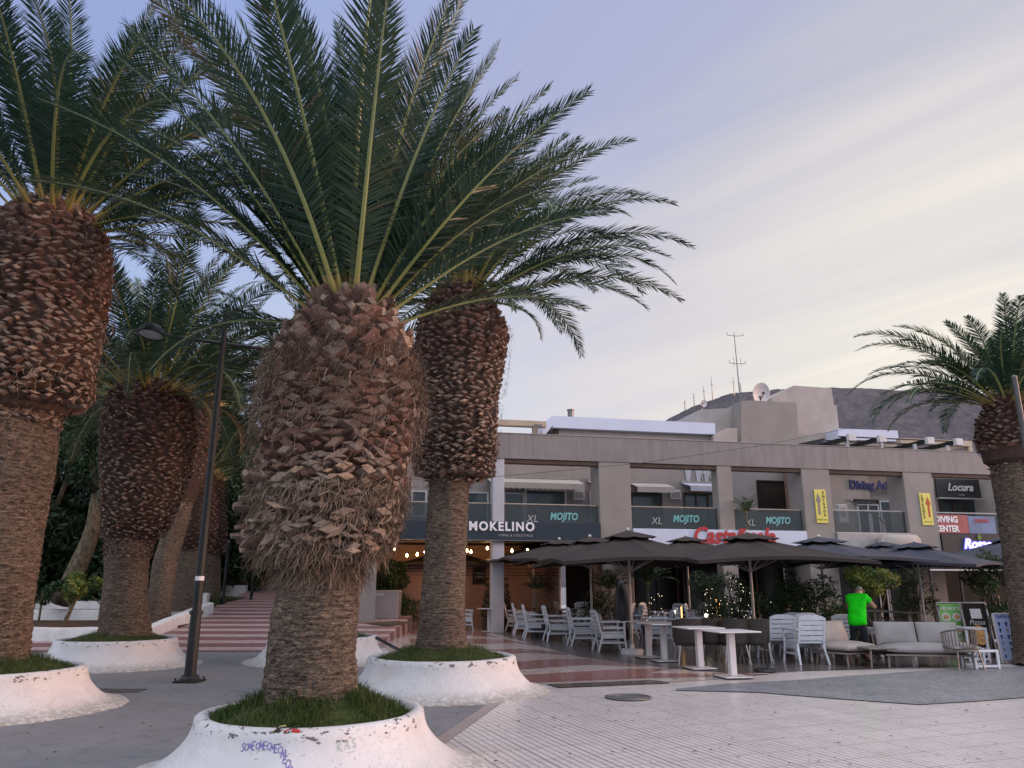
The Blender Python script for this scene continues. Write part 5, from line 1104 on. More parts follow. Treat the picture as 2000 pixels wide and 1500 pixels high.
# ================= parasols =================
def parasol(px, py_base, peak_y, rim_y, half, rz, m, label, foot=None, n=8, square=True, depth=None):
    """square parasol; heights read off at the pole's distance"""
    p = G(px, py_base) if depth is None else atY(px, peak_y, depth)
    T = thing('parasol', label, 'parasol', (p.x, p.y, 0), R(rz), 'big square parasols over the terrace'); zt = atY(px, peak_y, p.y).z; zr = atY(px, rim_y, p.y).z
    dh = zt-zr; b = MB(); K = 10; vs = []; fs = []; n = 32
    for i in range(K+1):
        q = i/K
        for j in range(n):
            a = 2*PI*j/n; sq = 1/max(abs(math.cos(a)), abs(math.sin(a))); r_ = half*q*sq*(1-.028*q*q*abs(math.sin(4*a))); z = zt-dh*(q**.92)*(.84+.16*(sq-1)/.414)-.045*math.sin(PI*q)*abs(math.sin(4*a))
            vs.append((r_*math.cos(a), r_*math.sin(a), z))
    for i in range(K):
        for j in range(n): fs.append((i*n+j, (i+1)*n+j, (i+1)*n+(j+1)%n, i*n+(j+1)%n))
    m0 = len(vs); vs += [(v[0]*1.002, v[1]*1.002, v[2]-.07) for v in vs[K*n:]]
    for j in range(n): fs.append((K*n+j, m0+j, m0+(j+1)%n, K*n+(j+1)%n))
    b.add(vs, fs); o = b.build('canopy', M[m], T); me = o.data; 
    # vent cap
    b = MB(); vs = []; fs = []
    for i in range(4):
        for j in range(n): a = 2*PI*j/n; sq = 1/max(abs(math.cos(a)), abs(math.sin(a))); r_ = half*.27*i/3*sq; vs.append((r_*math.cos(a), r_*math.sin(a), zt+.075-dh*.27*(i/3)*.9-(.03*abs(math.sin(4*a)) if i == 3 else 0)))
    for i in range(3):
        for j in range(n): fs.append((i*n+j, (i+1)*n+j, (i+1)*n+(j+1)%n, i*n+(j+1)%n))
    b.add(vs, fs); b.build('vent_cap', M[m], T)
    b = MB(); b.tube([(0,0,.05),(0,0,zt-.02)], .032, 10); b.build('pole', M['poleM'], T)
    b = MB(); b.lathe([(0,zt+.05),(.035,zt+.055),(.05,zt+.09),(.03,zt+.13),(0,zt+.14)], 10); b.build('finial', M['frame'], T)
    for j in range(8):
        a = PI/4*j; sq = 1/max(abs(math.cos(a)), abs(math.sin(a))); e = (half*.97*sq*math.cos(a), half*.97*sq*math.sin(a), zt-dh*(.84+.16*(sq-1)/.414)-.03); b = MB(); b.tube([(.04*math.cos(a),.04*math.sin(a),zt-.07), (e[0]*.5,e[1]*.5,(zt+e[2])/2-.045), e], .012, 5, cap=False); b.build('rib', M['poleM'], T)
        b = MB(); b.tube([(.04*math.cos(a),.04*math.sin(a),zt-dh-.18),(e[0]*.42,e[1]*.42,zt-dh*.42-.075)], .009, 5, cap=False); b.build('strut', M['poleM'], T)
    b = MB()
    if foot == 'round': b.lathe([(0,0),(.24,0),(.25,.02),(.25,.10),(.23,.13),(.05,.135),(.045,.22),(0,.22)], 24)
    else: b.box(-.25,.25,-.25,.25,0,.09,b=.02); b.tube([(0,0,.09),(0,0,.3)], .045, 10)
    b.build('foot', M['tablewhite'] if foot == 'round' else M['metal'], T, smooth=False); return T
parasol(1235,1279,1042,1102,1.95,8,'canvas_brown','nearest brown parasol standing on a round white foot','round')
parasol(1478,1282,1047,1100,1.95,8,'canvas_brown','brown parasol covering the red lettering, right of the nearest one')
parasol(1350,1240,1052,1091,1.95,8,'canvas_brown','brown parasol seen between and behind the two nearest brown ones')
parasol(1157,1252,1053,1098,1.9,10,'canvas_brown','brown parasol just left of the nearest one')
parasol(1095,1240,1058,1096,1.9,10,'canvas_brown','middle brown parasol of the row receding at the left')
parasol(1043,1230,1066,1099,1.9,10,'canvas_brown','farthest brown parasol of the left row, in front of the slim column')
parasol(868,1225,1071,1103,1.75,10,'canvas_brown','brown parasol behind the diamond-scaled palm trunk')
parasol(1620,1262,1054,1098,1.95,10,'canvas_grey','blue-grey parasol between the brown ones and the largest blue-grey one')
parasol(1812,1256,1064,1107,1.95,45,'canvas_grey','largest blue-grey parasol with a corner pointing to the square')
parasol(2010,1250,1048,1100,1.95,20,'canvas_grey','blue-grey parasol cut by the right edge palm')
parasol(1745,1228,1062,1098,1.9,12,'canvas_grey','low blue-grey parasol behind the largest blue-grey one')
# loose dark parasol stand
p = G(1501, 1313); T = thing('pole_stand', 'thin dark pole on a flat round stand in front of the pale armchairs', 'stand', (p.x, p.y, .012)); b = MB(); b.lathe([(0,0),(.20,0),(.21,.02),(.19,.045),(.03,.06),(0,.06)], 22, (-.05,0)); b.build('foot', M['black'], T); b = MB(); b.tube([(0,0,.04),(-.06,0,1.0)], .014, 6); b.build('pole', M['black'], T)
# ================= lounge furniture =================
def cushion(b, x0, x1, y0, y1, z0, z1, rot=None, puff=.05, n=9):
    vs = []; fs = []
    def side(z, s_):
        for i in range(n+1):
            for j in range(n+1):
                u, v = i/n, j/n; e = (math.sin(PI*u)*math.sin(PI*v))**.35; yield (x0+(x1-x0)*(.5+(u-.5)*(1-.02*(1-e))), y0+(y1-y0)*v, (z0+z1)/2+s_*((z1-z0)/2*(.35+.65*e)+puff*(math.sin(PI*u)*math.sin(PI*v))))
    top = list(side(z1, 1)); bot = list(side(z0, -1)); k = n+1; vs = top+bot
    for i in range(n):
        for j in range(n): fs.append((i*k+j, (i+1)*k+j, (i+1)*k+j+1, i*k+j+1)); o = k*k; fs.append((o+i*k+j, o+i*k+j+1, o+(i+1)*k+j+1, o+(i+1)*k+j))
    ring = [i*k for i in range(k)]+[n*k+j for j in range(1, k)]+[i*k+n for i in range(n-1, -1, -1)]+[j for j in range(n-1, 0, -1)]
    for a, c_ in zip(ring, ring[1:]+ring[:1]): fs.append((a, c_, c_+k*k, a+k*k))
    if rot: vs = [tuple(rot @ Vector(p)) for p in vs]
    return b.add(vs, fs)
def lounge(label, px, py, rz, w, nback, m, arms=False, loc=None):
    """faces -y; width along x"""
    p = G(px, py) if loc is None else loc; T = thing('lounge_sofa' if nback > 1 else 'lounge_chair', label, 'sofa', (p.x, p.y, .012), R(rz)); d = .80
    b = MB(); b.box(-w/2,w/2,-d/2,d/2,.24,.28,b=.01); b.build('frame', M['taupe'], T)
    for sx, sy in ((1,1),(1,-1),(-1,1),(-1,-1)): b = MB(); b.tube([(sx*(w/2-.05),sy*(d/2-.05)*1.04,0),(sx*(w/2-.07),sy*(d/2-.07),.25)], [.018,.026], 6); b.build('leg', M['taupe'], T)
    b = MB(); cushion(b, -w/2+.01, w/2-.01, -d/2-.02, d/2-.06, .285, .47, None, .035); smooth_angle(b.build('seat_cushion', M[m], T, fix=True), 70)
    bw = (w-.04)/nback
    for k in range(nback):
        rot = Matrix.Translation((-w/2+.02+bw*(k+.5), d/2-.14, .42)) @ Matrix.Rotation(R(-14), 4, 'X') @ Matrix.Rotation(R(90), 4, 'X'); b = MB(); cushion(b, -bw/2+.008, bw/2-.008, .0, .50, -.075, .075, rot, .03); smooth_angle(b.build('back_cushion', M[m], T, fix=True), 70)
    b = MB(); b.tube([(-w/2+.02,d/2-.02,.26),(-w/2+.01,d/2+.10,.72),(-w/2+.1,d/2+.12,.78),(w/2-.1,d/2+.12,.78),(w/2-.01,d/2+.10,.72),(w/2-.02,d/2-.02,.26)], .018, 6); b.build('back_frame', M['taupe'], T); return T
lounge('single beige lounge seat in front of the man in the green shirt', 1655, 1298, 30, .98, 1, 'cushion').scale = (1,1,.88)
lounge('two-seat grey sofa with a crumpled right back cushion', 1808, 1303, -10, 1.60, 2, 'cushion2').scale = (1,1,.88)
# low table
p = G(1726, 1303); T = thing('low_table', 'low taupe table between the beige seat and the grey sofa', 'table', (p.x, p.y, .012), R(8)); b = MB(); b.box(-.46,.46,-.33,.33,.335,.365,b=.008); b.build('table_top', M['taupe'], T)
for sx, sy in ((1,1),(1,-1),(-1,1),(-1,-1)): b = MB(); b.tube([(sx*.43,sy*.30,0),(sx*.40,sy*.27,.335)], [.014,.02], 6); b.build('leg', M['taupe'], T)
# rope-backed chair, back to the camera
p = G(1880, 1308); T = thing('rope_chair', 'low armchair with vertical ropes round its back, at the right end of the grey sofa', 'chair', (p.x, p.y, .012), R(90+6)); n = 18; rr = .30
P = [(-rr*math.cos(R(-100+200*k/n)), rr*math.sin(R(-100+200*k/n)), .72-.08*abs(k/n-.5)**2*4) for k in range(n+1)]; b = MB(); b.tube(P, .016, 6); b.build('top_rail', M['rope'], T)
P2_ = [(q[0]*.95, q[1]*.95, .34) for q in P]; b = MB(); b.tube(P2_, .018, 6); b.build('seat_rail', M['taupe'], T)
b = MB(); 
for k in range(n+1): a, c_ = P[k], P2_[k]; b.tube([a, ((a[0]+c_[0])/2*1.03, (a[1]+c_[1])/2*1.03, (a[2]+c_[2])/2), c_], .011, 5)
b.build('rope_back', M['rope'], T); b = MB(); cushion(b, -.26, .28, -.26, .26, .35, .43); smooth_angle(b.build('seat_cushion', M['cushion2'], T, fix=True), 60)
for sx, sy in ((1,1),(1,-1),(-1,1),(-1,-1)): b = MB(); b.tube([(sx*.27,sy*.25,0),(sx*.22,sy*.21,.34)], [.011,.014], 6); b.build('leg', M['metal'], T)
# white frames and stools at the right of the sofa
def hoop(label, px, py, rz, w, h, d, px_shift=0, top=True, m='plastic'):
    p = G(px, py); T = thing('side_stool', label, 'stool', (p.x, p.y, .012), R(rz), 'white frame stools beside the sofa')
    if top: b = MB(); b.box(-w/2,w/2,-d/2,d/2,h-.05,h,b=.01); b.build('seat', M[m], T)
    for sy in (-1, 1):
        y = sy*(d/2-.02); b = MB(); b.box(-w/2,-w/2+.045,y-.02,y+.02,.0,h-(.051 if top else 0),b=.006); b.build('leg', M[m], T); b = MB(); b.box(w/2-.045,w/2,y-.02,y+.02,.0,h-(.051 if top else 0),b=.006); b.build('leg', M[m], T)
        b = MB(); b.box(-w/2+.045,w/2-.045,y-.018,y+.018,.03,.065,b=.006); b.build('runner', M[m], T)
        if not top: b = MB(); b.box(-w/2+.045,w/2-.045,y-.018,y+.018,h-.045,h,b=.006); b.build('top_bar', M[m], T)
    if not top: b = MB(); b.box(-w/2+.01,w/2-.01,-d/2+.041,d/2-.041,h-.035,h-.015); b.build('glass_top', M['glass2'], T)
    return T
hoop('white open frame stool lying nearest, right of the rope-backed chair', 1916, 1306, 6, .50, .34, .42, top=False)
hoop('taller white frame stool behind the rope-backed chair', 1903, 1292, 4, .46, .66, .42, top=False); hoop('low white bench with chunky legs in front of the blue menu board', 1948, 1288, -4, .55, .38, .40)
# louvred lounger side, partly hidden behind the sofa
p = G(1740, 1282); T = thing('slatted_bench', 'white slatted bench end glimpsed between the man and the grey sofa', 'bench', (p.x, p.y, .012), R(8)); b = MB(); b.box(-.42,-.34,-.3,.3,0,.60,b=.01); b.build('side_panel', M['plastic'], T)
for k in range(6): b = MB(); b.M = Matrix.Rotation(R(0), 4, 'Z'); b.box(-.30+k*.10,-.25+k*.10,.24,.28,.30,.54,b=.005); b.build('slat', M['plastic'], T)
b = MB(); b.box(-.34,.4,-.28,.23,.26,.30,b=.01); b.build('seat', M['plastic'], T); b = MB(); b.box(.36,.42,-.3,.3,0,.259,b=.01); b.build('leg', M['plastic'], T)
# ================= poster stands =================
def aboard(label, px0, px1, pyb, pyt, y_, m, tilt=-9, rz=0, cat='poster stand', frame='palemetal'):
    a = atY(px0, pyb, y_); c_ = atY(px1, pyb, y_); w = c_.x-a.x; h = atY(px0, pyt, y_).z; T = thing('poster_stand', label, cat, ((a.x+c_.x)/2, y_, .0), R(rz), 'poster stands at the right of the terrace')
    Rm = Matrix.Rotation(R(tilt), 4, 'X'); b = MB(); b.M = Rm; b.box(-w/2+.02,w/2-.02,.0,.02,.06,h-.02); b.build('panel', M[m] if isinstance(m, str) else m, T)
    b = MB(); b.M = Rm; b.box(-w/2-.01,-w/2+.019,-.015,.035,0,h,b=.006); b.box(w/2-.019,w/2+.01,-.015,.035,0,h,b=.006); b.box(-w/2+.02,w/2-.02,-.012,.032,h-.019,h+.01,b=.005); b.build('frame', M[frame], T)
    b = MB(); b.M = Matrix.Rotation(R(-tilt*1.3), 4, 'X') @ Matrix.Translation((0,.10,0)); 
    hh = h*.9; b.box(-w/2,-w/2+.03,.25,.28,0,hh); b.box(w/2-.03,w/2,.25,.28,0,hh); b.build('rear_leg', M['metal'], T)
    return T, w, h, Rm
grn = NT('green_poster'); c = grn.ramp(grn.noise(grn.geo(), 2.5, 3), [(.35, (.08,.30,.04)), (.65, (.20,.42,.14))]); M['poster_green'] = grn.fin(c, .4)
M['food'] = pm('food_print', (.42,.42,.36), .5, .4, 22, 0, 40); M['burger'] = pm('pizza_print', (.50,.28,.10), .5, .45, 14, 0, 40)
M['menu_blue'] = pm('pale_blue_print', (.33,.43,.70), .35, .12, 3, 0, 40, .4)
T, w, h, Rm = aboard('bright green poster stand with round food pictures', 1849, 1897, 1262, 1176, 17.2, 'poster_green')
for (u_, v_) in ((-.22,.74),(.22,.74),(-.22,.52),(.22,.52),(-.22,.30),(.22,.30)):
    b = MB(); b.M = Rm; n = 20; b.add([(u_*w+.19*w*math.cos(2*PI*k/n), -.004, v_*h+.17*w*math.sin(2*PI*k/n)) for k in range(n)], [tuple(range(n))]); b.build('food_picture', M['frame'], T); b = MB(); b.M = Rm; b.add([(u_*w+.12*w*math.cos(2*PI*k/n), -.007, v_*h+.09*w*math.sin(2*PI*k/n)) for k in range(n)], [tuple(range(n))]); b.build('food_picture', M['burger'], T)
tt = text('HELADOS', .10, M['letter_white'], T, Rm @ Vector((0,-.006,h*.89)), (R(90-9),0,0), ext=.002)
T, w, h, Rm = aboard('dark brown poster stand with a white note and a round pizza picture', 1897, 1948, 1272, 1176, 16.9, 'interior')
b = MB(); b.M = Rm; b.box(-.14*w*1.3,.2*w*1.2,-.012,-.004,h*.72,h*.89); b.build('note', M['frame'], T)
b = MB(); b.M = Rm; n = 24; b.add([(.33*w*math.cos(2*PI*k/n), -.006, h*.43+.36*w*math.sin(2*PI*k/n)) for k in range(n)], [tuple(range(n))]); b.build('food_picture', M['burger'], T); text('Pizzas', .14, M['letter_grey'], T, Rm @ Vector((0,-.006,h*.65)), (R(90-9),0,0), ext=.002, shear=.3)
b = MB(); b.M = Rm; b.box(.02*w,.3*w,-.008,-.003,h*.17,h*.22); b.box(-.2*w,.3*w,-.008,-.003,h*.09,h*.14); b.build('printed_caption', M['letter_grey'], T)
T, w, h, Rm = aboard('pale blue menu board with rows of small ice cream pictures at the right edge', 1956, 2030, 1280, 1198, 16.4, 'menu_blue', -6, 0, frame='frame')
rn = random.Random(8)
for r_ in range(6):
    for c_ in range(5):
        b = MB(); b.M = Rm; x, z = -w*.38+c_*w*.19, h*(.14+.13*r_); q = .022+rn.random()*.012; b.add([(x-q,-.006,z+q),(x+q,-.006,z+q),(x+q*.3,-.006,z-q*1.8),(x-q*.3,-.006,z-q*1.8)], [(0,3,2,1)]); b.build('menu_picture', M['letter_blue'] if rn.random() > .5 else M['greyink'], T)
text('CARTA DE HELADOS', .07, M['letter_blue'], T, Rm @ Vector((0,-.006,h*.93)), (R(90-6),0,0), ext=.002)
# wooden post/side board beyond
# ================= plants on the terrace =================
def bush(label, px, py, y_, w, hgt, n, size, seed, leaf='green_leaf', pot=True, round_=False, nb=9, name='potted_bush'):
    q = atY(px, py, y_); T = thing(name, label, 'plant', (q.x, y_, .012), 0, 'bushy plants along the restaurant fronts'); rn = random.Random(seed)
    if round_: bs = [(w*.75*math.cos(k*2.4)*(k/nb)**.5, w*.5*math.sin(k*2.4)*(k/nb)**.5, hgt+rn.uniform(-.3,.3)*w, w*.38) for k in range(nb)]
    else: bs = [(rn.uniform(-w,w), rn.uniform(-.3,.3), rn.uniform(.45,hgt), rn.uniform(.22,.36)) for k in range(nb)]
    V, Fc, tn = leaves(np.random.default_rng(seed), bs, .3, n, size); mesh_np('foliage', V, Fc, M[leaf], T, tn)
    b = MB(); b.tube([(0,0,.2),(.03,0,hgt*.6),(0,0,hgt)], [.04,.03,.02], 6); b.tube([(0,0,.4),(w*.5,0,hgt*.8)], .018, 5); b.tube([(0,0,.4),(-w*.5,0,hgt*.8)], .018, 5); b.build('stem', M['bark2'], T)
    if pot: b = MB(); b.lathe([(0,0),(.20,0),(.26,.38),(.28,.40),(.28,.44),(.25,.44),(.24,.38),(0,.38)], 18); b.build('pot', M['interior2'], T)
    return T
bush('round leafy tree crown behind the man in the green shirt', 1700, 1140, 19.0, .66, 1.62, 4200, .045, 201, 'shrub_leaf', round_=True, nb=16)
bush('dense green plant left of the man, below the blue-grey parasol', 1635, 1190, 18.6, .5, 1.0, 2400, .045, 202)
bush('tall green plant behind the pale armchairs', 1575, 1165, 19.6, .62, 1.55, 3600, .05, 203, nb=16)
bush('dark leafy plant behind the rightmost wicker chairs', 1525, 1160, 20.5, .5, 1.6, 2600, .05, 204, nb=12)
bush('dark plant by the doorway beside the first wide column', 1162, 1180, 23.5, .45, 1.1, 1500, .05, 205)
bush('dark climbing plant behind the poster stands', 1935, 1130, 21.5, .55, 2.3, 3600, .05, 206, nb=20)
bush('dark climbing plant left of the poster stands', 1780, 1130, 24.0, .5, 1.9, 2200, .05, 207, nb=14)
def spiky(label, px, y_, zt, n, L, seed, m='green_leaf', pot=True):
    q = atY(px, 1140, y_); T = thing('potted_palm', label, 'plant', (q.x, y_, .012), 0, 'spiky potted plants on the terrace'); g = np.random.default_rng(seed); 
    for k in range(n):
        V, Fc, tn, mi = frond_mesh(g, L*g.uniform(.75,1.1), g.uniform(.5,1.4), k*2.4, g.uniform(.5,1.2), 16, L*.30, 0, 8, 0, .008, False); mesh_np('frond', [(v[0],v[1],v[2]+zt-.5*L) for v in V], Fc, [M[m], M['rachis']], T, tn, mi=mi)
    b = MB(); b.tube([(0,0,.2),(0,0,zt-.48*L)], .035, 6); b.build('stem', M['bark2'], T); b = MB(); b.lathe([(0,0),(.17,0),(.22,.36),(.22,.40),(.19,.40),(0,.36)], 16); b.build('pot', M['black'], T); return T
spiky('slender spiky plant in front of the salmon wall', 1048, 24.0, 1.65, 14, .7, 211); spiky('low spiky plant beside the slender one', 1062, 23.5, .75, 12, .5, 212)
spiky('dark palmy plant beside the first wide column', 1190, 21.5, 1.75, 16, .8, 213); spiky('spiky plant upstairs behind the railing right of the slim column', 1468, 27.5, 4.3, 12, .7, 214)
spiky('tall dark palmy plant behind the nearest brown parasol pole', 1265, 22.5, 1.95, 16, .9, 215)
# statue-like dark figure by the column: a draped dark menu stand
q = atY(1212, 1140, 20.6); T = thing('folded_parasol', 'tall dark folded parasol wrapped in its black cover by the palmy plant', 'parasol', (q.x, 20.6, .012)); b = MB(); b.lathe([(0,.12),(.16,.14),(.21,.5),(.20,.9),(.16,1.25),(.09,1.55),(.03,1.62),(0,1.63)], 14, fr=lambda a, r, z, i: r*(1+.10*math.sin(a*5))); b.build('cover', M['black'], T, smooth=True); b = MB(); b.tube([(0,0,.05),(0,0,1.7)], .025, 8); b.build('pole', M['metal'], T); b = MB(); b.box(-.2,.2,-.2,.2,0,.06,b=.01); b.build('foot', M['metal'], T)
for i, (px, lab) in enumerate(((953,'dark conical plant just left of the slim pale column'),(988,'dark conical plant just right of the slim pale column'))):
    q = atY(px, 1140, 27.0+.2*i); T = thing('conical_shrub', lab, 'plant', (q.x, 27.0+.2*i, 0), 0, 'pair of conical plants at the slim column'); V, Fc, tn = leaves(np.random.default_rng(220+i), [(0,0,.6+.22*k,.24-.035*k) for k in range(6)], .2, 1500, .035); mesh_np('foliage', V, Fc, M['dark_leaf'], T, tn); b = MB(); b.lathe([(0,0),(.17,0),(.21,.40),(0,.40)], 14); b.build('pot', M['interior2'], T)
# fairy lights wound on dark shrubs
rn = random.Random(31)
for i, (px, y_, n_, w_, z0_, z1_, lab) in enumerate([(1272,21.8,14,.22,.6,1.35,'few fairy lights on the palmy plant behind the nearest parasol pole'),(1385,22.0,26,.22,.3,1.45,'column of fairy lights on the left fairy-lit shrub'),(1440,21.6,28,.45,.3,1.7,'cloud of fairy lights on the right fairy-lit shrub'),(1530,20.2,12,.5,.45,1.1,'sparse fairy lights on the leafy plant behind the wicker chairs')]):
    q = atY(px, 1140, y_)
    if i in (1, 2):
        bush('dark %s shrub wound with %s fairy lights' % (('narrow','many') if i == 1 else ('broad','scattered')), px, 1140, y_+.25, w_*1.1, 1.7, 2600, .045, 230+i, 'dark_leaf', nb=14, name='lit_shrub')
    T = thing('fairy_lights', lab, 'string lights', (q.x, y_, .012), 0, 'fairy lights on the restaurant plants'); P = [(rn.uniform(-w_,w_), rn.uniform(-.12,-.02)-.2, z0_+(z1_-z0_)*k/n_+rn.uniform(-.05,.05)) for k in range(n_)]
    b = MB(); b.tube(P, .003, 3); b.build('wire', M['black'], T)
    for p in P: b = MB(); b.lathe([(0,p[2]+.008),(.007,p[2]+.003),(.007,p[2]-.003),(0,p[2]-.008)], 6, (p[0],p[1])); b.build('bulb', M['fairy'], T)
for i, (px, py) in enumerate(((1318,1196),(1379,1202))):
    q = atY(px, py, 20.6); T = thing('table_lamp', ('small glowing globe lamp on a table left of the parasol pole behind','small glowing globe lamp on a table by the left fairy-lit shrub')[i], 'lamp', (q.x, 20.6, q.z)); b = MB(); b.lathe([(0,.05),(.035,.035),(.05,0),(.035,-.035),(0,-.05)], 12); b.build('globe', M['fairy'], T, smooth=True); b = MB(); b.lathe([(.012,-.05),(.012,-.14),(.05,-.145),(.05,-.155),(0,-.155)], 10); b.build('stand', M['metal'], T)
for i, px in enumerate((1331, 1400, 1406)):
    q = atY(px, 1192, 22.6); T = thing('candle_lamp', ('short warm candle lamp beside the small glowing globes','left tall warm candle lamp between the fairy-lit shrubs','right tall warm candle lamp between the fairy-lit shrubs')[i], 'lamp', (q.x, 22.6, q.z-.2)); b = MB(); b.lathe([(0,0),(.018,0),(.018,(.3,.5,.4)[i]),(0,(.3,.5,.4)[i])], 10); b.build('flame_tube', emis('candle%d' % i, (1,.5,.15), 1.6), T); b = MB(); b.lathe([(.04,-.02),(.04,0),(.0,0)], 10); b.build('stand', M['metal'], T)
# ================= the man =================
def skin(name, pts, edges, m, parent, root=0, lv=2):
    me = bpy.data.meshes.new(name); me.from_pydata([p[0] for p in pts], edges, []); o = bpy.data.objects.new(name, me); COL.objects.link(o)
    md = o.modifiers.new('s', 'SKIN'); md.use_smooth_shade = True
    sk = me.skin_vertices[0].data if me.skin_vertices else None
    if sk is None: return o
    for i, p in enumerate(pts):
        r_ = p[1]; sk[i].radius = r_ if isinstance(r_, tuple) else (r_, r_); sk[i].use_root = (i == root)
    ss = o.modifiers.new('u', 'SUBSURF'); ss.levels = lv; ss.render_levels = lv
    dg = bpy.context.evaluated_depsgraph_get(); nm = bpy.data.meshes.new_from_object(o.evaluated_get(dg)); bpy.data.objects.remove(o)
    o = bpy.data.objects.new(name, nm); COL.objects.link(o); nm.materials.clear(); nm.materials.append(m); o.parent = parent; nm.polygons.foreach_set('use_smooth', [True]*len(nm.polygons)); return o
q = G(1683, 1292); MAN = thing('person', 'man in neon green shirt and dark trousers bending over behind the lounge seats', 'person', (q.x, q.y, .012), R(-34)); MAN.scale = (.93,.93,.93)
# local: faces +y, x to his right; bending slightly forward
J = [((0,0,.90),.12), ((0,.03,1.02),.125), ((.01,.10,1.20),.135), ((.02,.17,1.36),.14), ((.03,.24,1.42),.06), ((.03,.30,1.45),.055), ((.04,.39,1.45),(.082,.088)), ((.04,.43,1.51),(.072,.08)),
     ((.19,.17,1.36),.062), ((.37,.20,1.13),.045), ((.24,.40,1.16),.036), ((.19,.45,1.17),.026),
     ((-.16,.18,1.35),.062), ((-.22,.28,1.12),.045), ((-.10,.46,1.08),.036), ((-.06,.50,1.08),.026),
     ((.10,0,.84),.088), ((.13,.03,.48),.058), ((.13,-.03,.10),.042), ((.14,.09,.04),.036), ((.14,.17,.03),.028),
     ((-.10,0,.84),.088), ((-.12,.06,.47),.058), ((-.12,.04,.10),.042), ((-.13,.16,.04),.036), ((-.13,.24,.03),.028)]
E_ = [(0,1),(1,2),(2,3),(3,4),(4,5),(5,6),(6,7),(3,8),(8,9),(9,10),(10,11),(3,12),(12,13),(13,14),(14,15),(0,16),(16,17),(17,18),(18,19),(19,20),(0,21),(21,22),(22,23),(23,24),(24,25)]
# fingers and thumbs
for (wi, base, s_) in ((11, (.19,.45,1.17), 1), (15, (-.06,.50,1.08), -1)):
    n0 = len(J); J.append(((base[0]-.01*s_, base[1]+.05, base[2]-.01), .022)); E_.append((wi, n0))
    for f in range(4):
        k = len(J); fx_ = base[0]-.03+.02*f; J.append(((fx_, base[1]+.09, base[2]-.02), .009)); J.append(((fx_, base[1]+.115+.006*(f in (1,2)), base[2]-.05), .008)); E_ += [(n0, k), (k, k+1)]
    k = len(J); J.append(((base[0]-.05*s_, base[1]+.06, base[2]+.005), .010)); J.append(((base[0]-.065*s_, base[1]+.09, base[2]-.01), .009)); E_ += [(n0, k), (k, k+1)]
skin('body', J, E_, M['skin'], MAN)
SH = [((0,-.03,.70),(.225,.16)), ((0,.0,.90),(.21,.16)), ((.01,.08,1.14),(.21,.155)), ((.02,.165,1.31),(.20,.135)), ((.03,.23,1.405),(.085,.08)), ((.20,.165,1.35),.092), ((.30,.20,1.23),.078), ((-.17,.175,1.34),.092), ((-.205,.24,1.21),.078)]
sh_ = skin('shirt', SH, [(0,1),(1,2),(2,3),(3,4),(3,5),(5,6),(3,7),(7,8)], M['neon'], MAN, lv=3)
from mathutils import noise as mnoise
for v in sh_.data.vertices:
    p = v.co; v.co = p+v.normal*(.020*mnoise.noise(Vector((p.x*5, p.y*5, p.z*16)))+.010*mnoise.noise(Vector((p.x*14, p.y*12, p.z*9))))
TR = [((0,0,.90),(.15,.12)), ((0,0,.82),(.16,.125)), ((.10,.01,.72),.10), ((.13,.035,.47),.078), ((.13,-.02,.12),.066), ((-.10,.01,.72),.10), ((-.12,.065,.46),.078), ((-.12,.045,.12),.066)]
skin('trousers', TR, [(0,1),(1,2),(2,3),(3,4),(1,5),(5,6),(6,7)], M['trouser'], MAN)
HR = [((.04,.345,1.48),(.080,.075)), ((.04,.385,1.53),(.083,.086)), ((.04,.42,1.56),(.062,.07))]
skin('hair', HR, [(0,1),(1,2)], M['hair'], MAN)
for s_ in (-1, 1):
    b = MB(); b.M = Matrix.Translation((.04+s_*.088,.41,1.485)); b.lathe([(0,.032),(.014,.026),(.018,0),(.012,-.026),(0,-.032)], 8); b.build('ear', M['skin'], MAN, smooth=True)
    b = MB(); b.M = Matrix.Translation((.04+s_*.032,.495,1.492)); b.lathe([(0,.01),(.012,.005),(.012,-.005),(0,-.01)], 8); b.build('eye', M['frame'], MAN)
b = MB(); b.add([(.04,.495,1.50),(.022,.498,1.455),(.058,.498,1.455),(.04,.523,1.455)], [(0,1,3),(0,3,2),(1,2,3)]); b.build('nose', M['skin'], MAN); b = MB(); b.box(.015,.065,.482,.495,1.428,1.438); b.build('mouth', M['red'], MAN)
for (x, y) in ((.14,.07),(-.13,.14)): b = MB(); b.box(x-.05, x+.05, y-.13, y+.14, 0, .075, b=.03); smooth_angle(b.build('shoe', M['black'], MAN), 60)
# dark upright machine beside him
q = G(1722, 1290); T = thing('trolley', 'dark folded trolley the man in the green shirt is leaning over', 'trolley', (q.x, q.y+.25, .012), R(10)); b = MB(); b.tube([(-.22,0,.1),(-.30,0,1.0),(-.28,0,1.06),(.02,0,1.06)], .02, 6); b.build('handle', M['metal'], T); b = MB(); b.box(-.25,.25,-.25,.2,.10,.50,b=.03); b.build('body', M['black'], T)
for s_ in (-1,1): b = MB(); b.M = Matrix.Translation((s_*.27,0,.1)) @ Matrix.Rotation(R(90),4,'Y'); b.lathe([(0,-.02),(.1,-.02),(.1,.02),(0,.02)], 16); b.build('wheel', M['black'], T)
